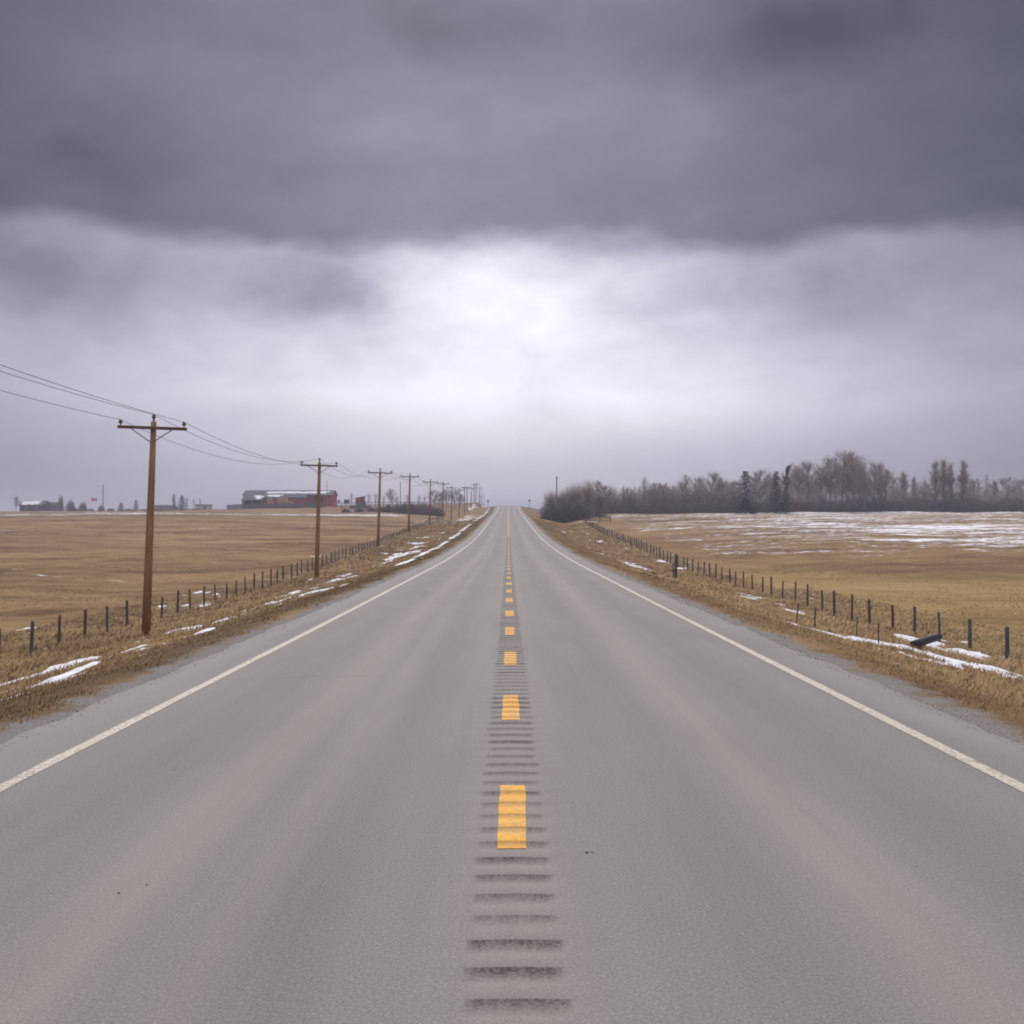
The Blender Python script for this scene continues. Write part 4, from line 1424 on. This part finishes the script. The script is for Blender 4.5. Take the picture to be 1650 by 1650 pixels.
# walls of the main block
w = MB()
w.quad((-hw, 0, 0), (hw, 0, 0), (hw, 0, ze), (-hw, 0, ze))
w.quad((hw, dep, 0), (-hw, dep, 0), (-hw, dep, ze), (hw, dep, ze))
w.quad((hw, 0, 0), (hw, dep, 0), (hw, dep, ze), (hw, dep / 2, zr - .1), (hw, 0, ze))
w.build("wall", M['barn_red'], t)
MB().quad((-hw - .02, dep, 0), (-hw - .02, 0, 0), (-hw - .02, 0, ze), (-hw - .02, dep / 2, zr - .1), (-hw - .02, dep, ze)).build("gable_wall", M['barn_tan'], t)
rf = MB()
for s in (-1, 1):
    y_e, y_r = (-.7 if s < 0 else dep + .7), dep / 2
    zee = ze - .7 * (zr - ze) / (dep / 2)
    rf.v += [(-hw - .5, y_e, zee), (hw + .5, y_e, zee), (hw + .5, y_r, zr), (-hw - .5, y_r, zr),
             (-hw - .5, y_e, zee - .15), (hw + .5, y_e, zee - .15), (hw + .5, y_r, zr - .15), (-hw - .5, y_r, zr - .15)]
    i = len(rf.v) - 8
    for q in ((0, 1, 2, 3), (7, 6, 5, 4), (0, 4, 5, 1), (1, 5, 6, 2), (3, 7, 4, 0)):
        rf.f.append(tuple(i + k_ for k_ in q))
roof = rf.build("roof", M['roof'], t)


def roof_snow(x0, x1, f0, f1, yA, zA, yB, zB, seed, parent):
    """ragged sheet of snow lying on a roof slope between A (low) and B (high)"""
    n, m_ = 60, 10
    X, T = np.meshgrid(np.linspace(x0, x1, n), np.linspace(f0, f1, m_))
    edge = np.minimum(np.minimum((X - x0) / 4, (x1 - X) / 4), np.minimum((T - f0) * 5, (f1 - T) * 6))
    th = np.clip(edge, 0, 1) * .6 + (fbm(X / 2.2, T * 6, seed) - .5) * .9
    Y, Z = yA + (yB - yA) * T, zA + (zB - zA) * T
    keep = th > 0.02
    i = np.arange(X.size).reshape(X.shape)
    fk = keep[:-1, :-1] & keep[:-1, 1:] & keep[1:, 1:] & keep[1:, :-1]
    q = np.stack([i[:-1, :-1], i[:-1, 1:], i[1:, 1:], i[1:, :-1]], -1)[fk]
    V = np.stack([X, Y, Z + .05 + np.clip(th, 0, 1) * .08], -1).reshape(-1, 3)
    return obj("roof_snow", arrmesh("roof_snow", V, q, M['snow'], True), parent)


lx = lambda u: px(u, D) - (bx0 + bx1) / 2
sl = (zr - ze) / (dep / 2)
roof_snow(lx(424), lx(530), .30, .74, -.7, ze - .7 * sl, dep / 2, zr, 301, roof)
# lean-to: a deep open-bayed part and a shallower closed part
l0, lm_, l1 = lx(398), lx(431), lx(495)
ld0, ld1 = 8.5, 5.2
zl_hi = pz(795.0, D) - zb
zl0, zl1 = pz(805.6, D - ld0) - zb, pz(801.6, D - ld1) - zb
for nm_, xa1, xb1, ld, zl_lo, su0, su1, sd_ in (("lean_to_roof", l0 - .3, lm_, ld0, zl0, 413, 430, 302), ("lean_to_roof", lm_ + .02, l1 + .3, ld1, zl1, 431, 459, 303)):
    lr = MB()
    lr.v += [(xa1, -ld - .5, zl_lo), (xb1, -ld - .5, zl_lo), (xb1, -.72, zl_hi), (xa1, -.72, zl_hi)]
    lr.v += [(x, y, z - .16) for x, y, z in lr.v[:4]]
    for q in ((0, 1, 2, 3), (7, 6, 5, 4), (0, 4, 5, 1), (1, 5, 6, 2), (2, 6, 7, 3), (3, 7, 4, 0)):
        lr.f.append(q)
    lroof = lr.build(nm_, M['roof'], t)
    roof_snow(lx(su0), lx(su1), .12, .66, -ld - .5, zl_lo, -.72, zl_hi, sd_, lroof)
MB().box(((l0 + lm_) / 2, -ld0 + 2.6, (zl0 - .2) / 2), (lm_ - l0 - .6, .2, zl0 - .2)).build("bay_shade_panel", M['dark'], t)  # near-black panel standing in for the bays' shaded interior
for u in (398.8, 413.5, 430):
    MB().box((lx(u), -ld0 + .1, (zl0 - .2) / 2), (.5, .24, zl0 - .2)).build("bay_post", M['barn_tan'], t)
MB().box(((lm_ + l1) / 2, -ld1, (zl1 - .2) / 2), (l1 - lm_, .2, zl1 - .2)).build("lean_to_wall", M['barn_red'], t)
sw_ = MB()
sw_.v = [(x_, y_, z_) for x_ in (l1 - .16, l1) for y_, z_ in ((-ld1 + .12, 0), (-.05, 0), (-.05, zl_hi - .22), (-ld1 + .12, zl1 - .24))]
sw_.f = [(3, 2, 1, 0), (4, 5, 6, 7), (0, 1, 5, 4), (1, 2, 6, 5), (2, 3, 7, 6), (3, 0, 4, 7)]
sw_.build("side_wall", M['barn_red'], t)
for u0, u1, hh in ((506, 511.5, 6.0), (516.5, 520.5, 5.0)):
    MB().box(((lx(u0) + lx(u1)) / 2, -.06, hh / 2), (lx(u1) - lx(u0), .12, hh)).build("door", M['dark'], t)

MB().box(((lx(392) + lx(397.2)) / 2, -.10, ze / 2 - .1), (lx(397.2) - lx(392), .16, ze - .2)).build("corner_boards", M['barn_tan'], t)

# round bales stacked against the lean-to
baleD = D - 12
for k_, (u, vtop, r_b, lab) in enumerate([
    (434.5, 801.5, 1.1, "upper round hay bale in the stack nearest the open bays"), (437, 808, 1.1, "lower round hay bale in the stack nearest the open bays"),
    (451, 801.5, 1.15, "upper round hay bale, middle of the three stacks"), (451, 808, 1.1, "lower round hay bale, middle of the three stacks"),
    (459.5, 802, 1.15, "upper round hay bale at the red wall end of the stacks"), (459.5, 808, 1.1, "lower round hay bale at the red wall end of the stacks"),
    (468, 807.5, 1.05, "single round hay bale lying apart, half hidden by the corral fence")]):
    b = thing("hay_bale", lab, "hay bale", (px(u, baleD), baleD, pz(vtop, baleD) - 2 * r_b), 0, "round hay bales by the barn")
    MB().tube([(0, -.75, r_b), (0, -.7, r_b), (0, .7, r_b), (0, .75, r_b)], [r_b * .93, r_b, r_b, r_b * .93], 18).build("bale_roll", M['hay'], b)
    MB().tube([(0, -.35, r_b), (0, -.30, r_b)], [r_b * 1.012] * 2, 18, False).build("twine", M['pale_wood'], b)

# corral windbreak
cd = 432.0
c0, c1 = px(366, cd), px(523, cd)
t = thing("corral_fence", "tall grey board windbreak fence in front of the red barn", "fence", (c0, cd, H(c0, cd)))
z0 = H(c0, cd)
cb = MB()
x = c0
while x < c1:
    hh = 2.15 + random.uniform(-.12, .12)
    cb.box((x - c0, 0, H(x, cd) - z0 + hh / 2 - .1), (.30, .04, hh), None)
    x += .38
cb.build("board", M['corral'], t)
for r_h in (.5, 1.2, 1.8):
    rb = MB()
    n = 20
    for k_ in range(n):
        xa1, xb1 = c0 + (c1 - c0) * k_ / n, c0 + (c1 - c0) * (k_ + 1) / n
        rb.tube([(xa1 - c0, .09, H(xa1, cd) - z0 + r_h), (xb1 - c0, .09, H(xb1, cd) - z0 + r_h)], .06, 4)
    rb.build("rail", M['corral'], t)
# pale rail fence above the shrub row
rd = 436.0
ra, rb_ = px(536, rd), px(742, rd)
t = thing("rail_fence", "pale wooden rail fence above the shrub row, between barn and mound", "fence", (ra, rd, H(ra, rd)))
z0 = H(ra, rd)
n = 30
for zr_ in (.75, 1.7):
    q = MB()
    for k_ in range(n):
        xa1, xb1 = ra + (rb_ - ra) * k_ / n, ra + (rb_ - ra) * (k_ + 1) / n
        q.box(((xa1 + xb1) / 2 - ra, 0, (H(xa1, rd) + H(xb1, rd)) / 2 - z0 + zr_), (xb1 - xa1 + .1, .06, .28), Matrix.Rotation(-math.atan2(H(xb1, rd) - H(xa1, rd), xb1 - xa1), 3, 'Y'))
    q.build("rail", M['rail'], t)
pp = MB().box((0, 0, .85), (.18, .18, 2.3))
p0 = pp.build("fence_post", M['corral'], t)
for k_ in range(n + 1):
    o = p0 if k_ == 0 else p0.copy()
    if k_:
        col.objects.link(o)
    xk_ = ra + (rb_ - ra) * k_ / n
    o.location = (xk_ - ra, .14, H(xk_, rd) - z0)

# small red shed on a grey box base
d = 405.0
x = px(580, d)
zb = pz(818.5, d)
t = thing("shed", "small red shed with a slanted roof on a dark grey base", "shed", (x, d, zb))
w2 = 7.2 / 1650 * d
MB().prism([(-w2, 0), (w2, 0), (w2, pz(808, d) - zb), (-w2, pz(808, d) - zb)], 0, 4).build("base", M['corral'], t)
z1, z2, z3 = pz(807.9, d) - zb, pz(803, d) - zb, pz(800.4, d) - zb
MB().prism([(-w2 - .05, z1), (w2 * .82, z1), (w2 * .82, z3), (-w2 - .05, z2)], .15, 3.8).build("wall", M['barn_red'], t)
MB().prism([(-w2 - .3, z2 - .02), (w2 * .95, z3 - .02 + .05), (w2 * .95, z3 + .2), (-w2 - .3, z2 + .16)], -.1, 4.1).build("roof", M['rust'], t)
# grey tank box and a little reddish one behind the snow bank
d = 440.0
t = thing("stock_shelter", "small dark grey stock shelter on the snow bank beside the red shed", "shelter", (px(558.5, d), d, pz(812, d)))
MB().box((0, 0, .85), (2.0, 2.0, 1.7)).build("body", M['tank'], t)
MB().box((0, 0, 1.76), (2.2, 2.2, .12)).build("roof", M['corral'], t)
t = thing("feed_bin", "tiny rust-red feed bin between the barn and the grey shelter", "bin", (px(546, d), d, pz(810, d)))
MB().box((0, 0, .5), (.9, .8, .9)).build("body", M['rust'], t)
MB().box((0, 0, 1.0), (1.0, .9, .08)).build("lid", M['dark'], t)
# antenna mast by the barn
d = 440.0
t = thing("antenna_mast", "slim antenna mast with short cross elements standing by the barn's end", "antenna", (px(527, d), d, H(px(527, d), d)))
hm = pz(774.5, d) - H(px(527, d), d)
MB().tube([(0, 0, 0), (0, 0, hm)], [.13, .08], 6).build("mast", M['steel'], t)
aa = MB()
for f_ in (.99, .82, .79):
    aa.tube([(-.7 if f_ < .9 else -.25, 0, hm * f_), (.25, 0, hm * f_)], .05, 4)
aa.build("antenna", M['steel'], t)
# armless masts
for u, top, d, rad_, lab, mk in [(645, 776, 400, .15, "thin armless mast rising out of the shrub row", 'pole_old'), (166, 781, 540, .26, "armless far pole standing among the distant farm trees", 'pole_old')]:
    x = px(u, d)
    t = thing("mast", lab, "pole", (x, d, H(x, d)))
    hh = pz(top, d) - H(x, d)
    MB().tube([(0, 0, -.3), (0, 0, hh)], [rad_, rad_ * .8], 8).build("pole", M[mk], t)
    MB().tube([(0, 0, hh), (0, 0, hh + .25)], [rad_ * .9, rad_ * .5], 8).build("cap", M['steel'], t)
# lone pole behind the willow clump
d = 350.0
x = px(897, d)
t = thing("utility_pole", "lone utility pole rising behind the willow clump, thin crossarm seen end on", "utility pole", (x, d, H(x, d)), R(20))
hh = pz(768.5, d) - H(x, d)
MB().tube([(0, 0, -.3), (0, 0, hh)], [.23, .17], 10).build("pole", M['pole_old'], t)
MB().box((0, 0, hh - .3), (.12, 2.0, .12)).build("crossarm", M['arm'], t)
for s in (-1, 0, 1):
    MB().tube([(0, s * .85, hh - .24), (0, s * .85, hh + .02)], [.05, .07], 6).build("insulator", M['porcelain'], t)


# ------------------------------------------------------------------ far farm on the field's skyline
def house(u0, u1, vb, vr, ve, d, lab, roofm, wallm, depth=9.0, snow=False, name="house"):
    x0, x1 = px(u0, d), px(u1, d)
    xc = (x0 + x1) / 2
    zb = min(pz(vb, d), H(xc, d))
    t = thing(name, lab, "house", (xc, d, zb))
    hw = (x1 - x0) / 2
    zr, ze = pz(vr, d) - zb, pz(ve, d) - zb
    b = MB()
    b.box((0, depth / 2, ze / 2), (2 * hw - 1.0, depth, ze))
    for s in (-1, 1):
        xx = s * (hw - .5)
        b.quad((xx, 0, ze), (xx, depth, ze), (xx, depth / 2, zr - .1))
    b.build("wall", M[wallm], t)
    r = MB()
    for s in (-1, 1):
        y_e = -.8 if s < 0 else depth + .8
        i = len(r.v)
        r.v += [(-hw, y_e, ze - .1), (hw, y_e, ze - .1), (hw, depth / 2, zr), (-hw, depth / 2, zr)]
        r.v += [(p[0], p[1], p[2] - .3) for p in r.v[i:i + 4]]
        for q in ((0, 1, 2, 3), (7, 6, 5, 4), (0, 4, 5, 1), (1, 5, 6, 2), (3, 7, 4, 0)):
            r.f.append(tuple(i + k_ for k_ in q))
    ro = r.build("roof", M[roofm], t)
    nwin = max(1, int(hw // 3))
    for k_ in range(nwin):
        xw = -hw + 1.5 + (2 * hw - 3) * (k_ + .5) / nwin
        f = MB().box((xw, -.03, ze * .55), (1.5, .1, 1.1)).build("window", M['white_wall'], t)
        MB().box((xw, -.07, ze * .55), (1.3, .08, .9)).build("pane", M['glass'], f)
    if snow:
        roof_snow(-hw + .3, hw - 2, .05, .95, -.8, ze - .1, depth / 2, zr, int(u0) + 900, ro)
    return t


house(30, 70, 826, 806.5, 813.5, 590, "far house with a dark wall under a snow-covered roof", 'roof', 'dark', 11, True)
house(71, 91, 825, 809, 813, 610, "far low house with a dark roof beside the snow-roofed one", 'dark', 'corral', 9)
house(245, 278, 823, 813.5, 819, 600, "far dwelling with a low dark hipped roof behind the near utility pole", 'dark', 'tank', 10)
# white hut
d = 560.0
x0, x1 = px(314.5, d), px(339, d)
zb = pz(823.5, d) - .3
t = thing("hut", "small off-white hut with a dark flat roof and one window", "hut", ((x0 + x1) / 2, d, zb))
w2 = (x1 - x0) / 2
hz = pz(814, d) - zb
MB().box((0, 2.0, hz / 2), (2 * w2 - .2, 4, hz)).build("wall", M['white_wall'], t)
MB().prism([(-w2, hz), (w2, hz), (w2, hz + .3), (-w2, hz + .45)], -.4, 4.4).build("roof", M['dark'], t)
f = MB().box((w2 * .25, -.03, hz * .55), (1.3, .1, 1.5)).build("window", M['corral'], t)
MB().box((w2 * .25, -.07, hz * .55), (1.1, .08, 1.3)).build("pane", M['glass'], f)
# long red flatbed trailer
d = 540.0
x0, x1 = px(286, d), px(321, d)
zb = min(H(x0, d), H(x1, d))
t = thing("trailer", "long low rust-red flatbed trailer parked left of the white hut", "trailer", ((x0 + x1) / 2, d, zb))
w2 = (x1 - x0) / 2
MB().box((0, 0, 1.05), (2 * w2, 2.4, .35)).build("deck", M['rust'], t)
MB().box((-w2 + .15, 0, 1.6), (.3, 2.4, .8)).build("headboard", M['rust'], t)
for xx in (-w2 * .55, w2 * .5, w2 * .68):
    MB().tube([(xx, -1.15, .5), (xx, -.85, .5)], .5, 14).build("wheel", M['rubber'], t)
MB().box((w2 * .93, 0, .5), (.15, 1.6, .9)).build("support_leg", M['rust'], t)
# flag
d = 550.0
x = px(147.5, d)
zb = H(x, d)
t = thing("flagpole", "slim white flagpole on the far farm's skyline", "flagpole", (x, d, zb))
hh = pz(801, d) - zb
MB().tube([(0, 0, -.2), (0, 0, hh)], [.09, .06], 8).build("pole", M['white_wall'], t)
MB().tube([(0, 0, hh), (0, 0, hh + .1), (0, 0, hh + .2)], [.05, .11, .03], 8).build("finial", M['steel'], t)
fl = thing("flag", "red and white maple leaf flag flying on the far flagpole", "flag", (x + .08, d, pz(802, d)))
Wf, Hf = 2.7, 1.75


def cloth(x0, x1, nm, m_, z0=0.0, z1=-1.0):
    n = 10
    X, Z = np.meshgrid(np.linspace(x0, x1, n), np.linspace(z0, z1, 5))
    Yw = .18 * np.sin(X * Wf * 2.2) * X
    V = np.stack([X * Wf, Yw, Z * Hf - .25 * X], -1).reshape(-1, 3)
    i = np.arange(X.size).reshape(X.shape)
    q = np.stack([i[:-1, :-1], i[1:, :-1], i[1:, 1:], i[:-1, 1:]], -1).reshape(-1, 4)
    return obj(nm, arrmesh(nm, V, q, m_, True), fl)


cloth(0, .25, "red_band", M['flag_red'])
wb = cloth(.25, .75, "white_field", M['flag_white'])
cloth(.75, 1, "red_band", M['flag_red'])
leaf = [(0, .40), (.07, .26), (.14, .30), (.12, .10), (.24, .20), (.27, .14), (.38, .16), (.34, .03), (.39, -.02), (.2, -.16), (.22, -.22), (.03, -.19), (.03, -.38)]
leaf = leaf + [(-a, b) for a, b in leaf[::-1] if a > 0]
lm = MB()
for yy in (-.16, .20):
    lm.quad(*[(Wf * .5 + a * 1.5, .18 * math.sin((.5 + a * .55) * Wf * 2.2) * (.5 + a * .55) + yy * .2, -Hf * .5 - .125 + b * 1.5) for a, b in leaf])
lm.build("maple_leaf", M['flag_red'], wb)
# low farmyard fence line on the left skyline
fd = 545.0
fa, fb = px(190, fd), px(392, fd)
t = thing("rail_fence", "far low rail fence on the skyline between the near pole and barn", "fence", (fa, fd, H(fa, fd)))
z0 = H(fa, fd)
n = 34
for zr_ in (.6, 1.2):
    q = MB()
    for k_ in range(n):
        xa1, xb1 = fa + (fb - fa) * k_ / n, fa + (fb - fa) * (k_ + 1) / n
        q.tube([(xa1 - fa, 0, H(xa1, fd) - z0 + zr_), (xb1 - fa, 0, H(xb1, fd) - z0 + zr_)], .09, 4)
    q.build("rail", M['rail'], t)
pp = MB().box((0, 0, .65), (.2, .2, 1.5))
p0 = pp.build("fence_post", M['corral'], t)
for k_ in range(n + 1):
    o = p0 if k_ == 0 else p0.copy()
    if k_:
        col.objects.link(o)
    xk_ = fa + (fb - fa) * k_ / n
    o.location = (xk_ - fa, .14, H(xk_, fd) - z0)

# ------------------------------------------------------------------ road signs at the crest
d = 385.0
x = px(853, d)
t = thing("warning_sign", "small yellow diamond warning sign at the hill crest", "road sign", (x, d, H(x, d)))
hh = pz(806.8, d) - H(x, d)
MB().tube([(0, .05, -.3), (0, .05, hh + .4)], .06, 8).build("post", M['rail'], t)
MB().prism([(0, hh - .55), (.55, hh), (0, hh + .55), (-.55, hh)], -.03, 0).build("sign_panel", M['yellow_sign'], t)
MB().prism([(0, hh - .26), (.06, hh - .26), (.06, hh + .02), (.16, hh + .02), (.03, hh + .26), (-.10, hh + .02), (0, hh + .02)], -.05, -.034).build("symbol", M['black'], t)
d = 405.0
x = px(786.3, d)
t = thing("road_sign", "narrow dark back of a road sign short of the crest's left shoulder", "road sign", (x, d, H(x, d)))
hh = pz(805.5, d) - H(x, d)
MB().tube([(0, -.05, -.3), (0, -.05, hh - .1)], .06, 8).build("post", M['rail'], t)
MB().box((0, .03, hh - .5), (.6, .03, 1.05)).build("sign_panel", M['steel'], t)

# ------------------------------------------------------------------ things in the near verges
d = 72.0
x = px(1089.5, d)
t = thing("marker_post", "thick dark wooden marker post with a green pedestal strapped to its side", "post", (x, d, H(x, d)))
MB().tube([(0, 0, -.3), (0, 0, 1.82), (0, 0, 1.86)], [.085, .08, .06], 12).build("post", M['post'], t)
bxm = MB().box((-.19, -.02, .60), (.16, .18, 1.26)).box((-.19, -.02, 1.25), (.18, .2, .05)).build("pedestal", M['green'], t)
MB().box((-.17, -.03, .72), (.22, .22, .07)).build("strap", M['black'], t)
# black drain pipe against a fence post
da_, db_ = 34.4, 36.6
xa1, xb1 = px(1472, da_), px(1513, db_)
za1, zb1 = H(xa1, da_) + .14, max(pz(1026, db_), H(xb1, db_) + .3)
t = thing("drain_pipe", "black corrugated drain pipe lying slanted against a fence post", "pipe", (xa1, da_, za1))
v = Vector((xb1 - xa1, db_ - da_, zb1 - za1))
pts, rad = [], []
for k_ in range(41):
    pts.append(v * (k_ / 40))
    rad.append(.135 if k_ % 2 else .115)
MB().tube(pts, rad, 14, False).build("pipe", M['plastic'], t, smooth=True)
MB().tube([v * .012, v * .02], [.10, .10], 14).build("opening", M['black'], t)
# four thin stakes round the snow hump
G_ST = "thin rusty stakes around the snow hump"
for u, vt, vb, d, lean, lab in [(1283, 985, 1013, 34.5, 7, "thin leaning rusty stake nearest the road by the snow hump"), (1313, 994, 1021, 33.4, 1, "thin straight rusty stake at the snow hump's near corner"),
                                (1380, 1005, 1031, 35.3, 2, "thin rusty stake standing in the middle of the snow hump"), (1415.5, 1013, 1042, 33.2, 0, "thin rusty stake at the fence end of the snow hump")]:
    x = px(u, d)
    t = thing("stake", lab, "stake", (x, d, H(x, d)), 0, G_ST)
    t.rotation_euler = (0, R(lean), 0)
    MB().box((0, 0, .2), (.042, .012, 1.0)).box((0, .02, .2), (.012, .04, 1.0)).build("shaft", M['stake'], t)
    MB().box((0, 0, .62), (.06, .05, .04)).build("wire_clip", M['steel'], t)
# pale survey stake on the barn side
d = 152.0
x = px(680, d)
t = thing("survey_stake", "short pale wooden survey stake in the verge by the shrub row", "stake", (x, d, H(x, d)))
MB().box((0, 0, .55), (.16, .06, 1.5)).build("shaft", M['pale_wood'], t)
MB().box((0, -.005, 1.2), (.18, .09, .14)).build("ribbon", M['yellow_sign'], t)
# scrap of tyre on the gravel
d = 60.0
x = px(1041, d)
t = thing("tyre_scrap", "dark scrap of tyre tread lying on the gravel edge", "debris", (x, d, H(x, d) + .03))
n = 9
sc_ = MB()
for k_ in range(n):
    a_ = (k_ / (n - 1) - .5) * 1.5
    sc_.box((math.sin(a_) * .8, math.cos(a_) * .25, .05 + .10 * math.cos(k_ * 1.7)), (.22, .2, .03), Matrix.Rotation(a_ * .5, 3, 'Z') @ Matrix.Rotation(.3 * math.sin(k_ * 2.1), 3, 'Y'))
sc_.build("tread", M['rubber'], t)
# small wooden gate by the willow clump
d = 232.0
x = px(962, d)
t = thing("gate", "low weathered wooden gate between the willow clump and the field", "gate", (x, d, H(x, d)))
for k_, xx in enumerate((-1.7, .6, 3.0)):
    MB().box((xx, 0, .75), (.18, .18, 1.7)).build("gate_post", M['post_brown'], t)
gg = MB()
for zz in (.4, .8, 1.2):
    gg.box((.65, -.12, zz), (4.6, .05, .14))
gg.build("gate_rails", M['corral'], t)
bpy.context.view_layer.update()
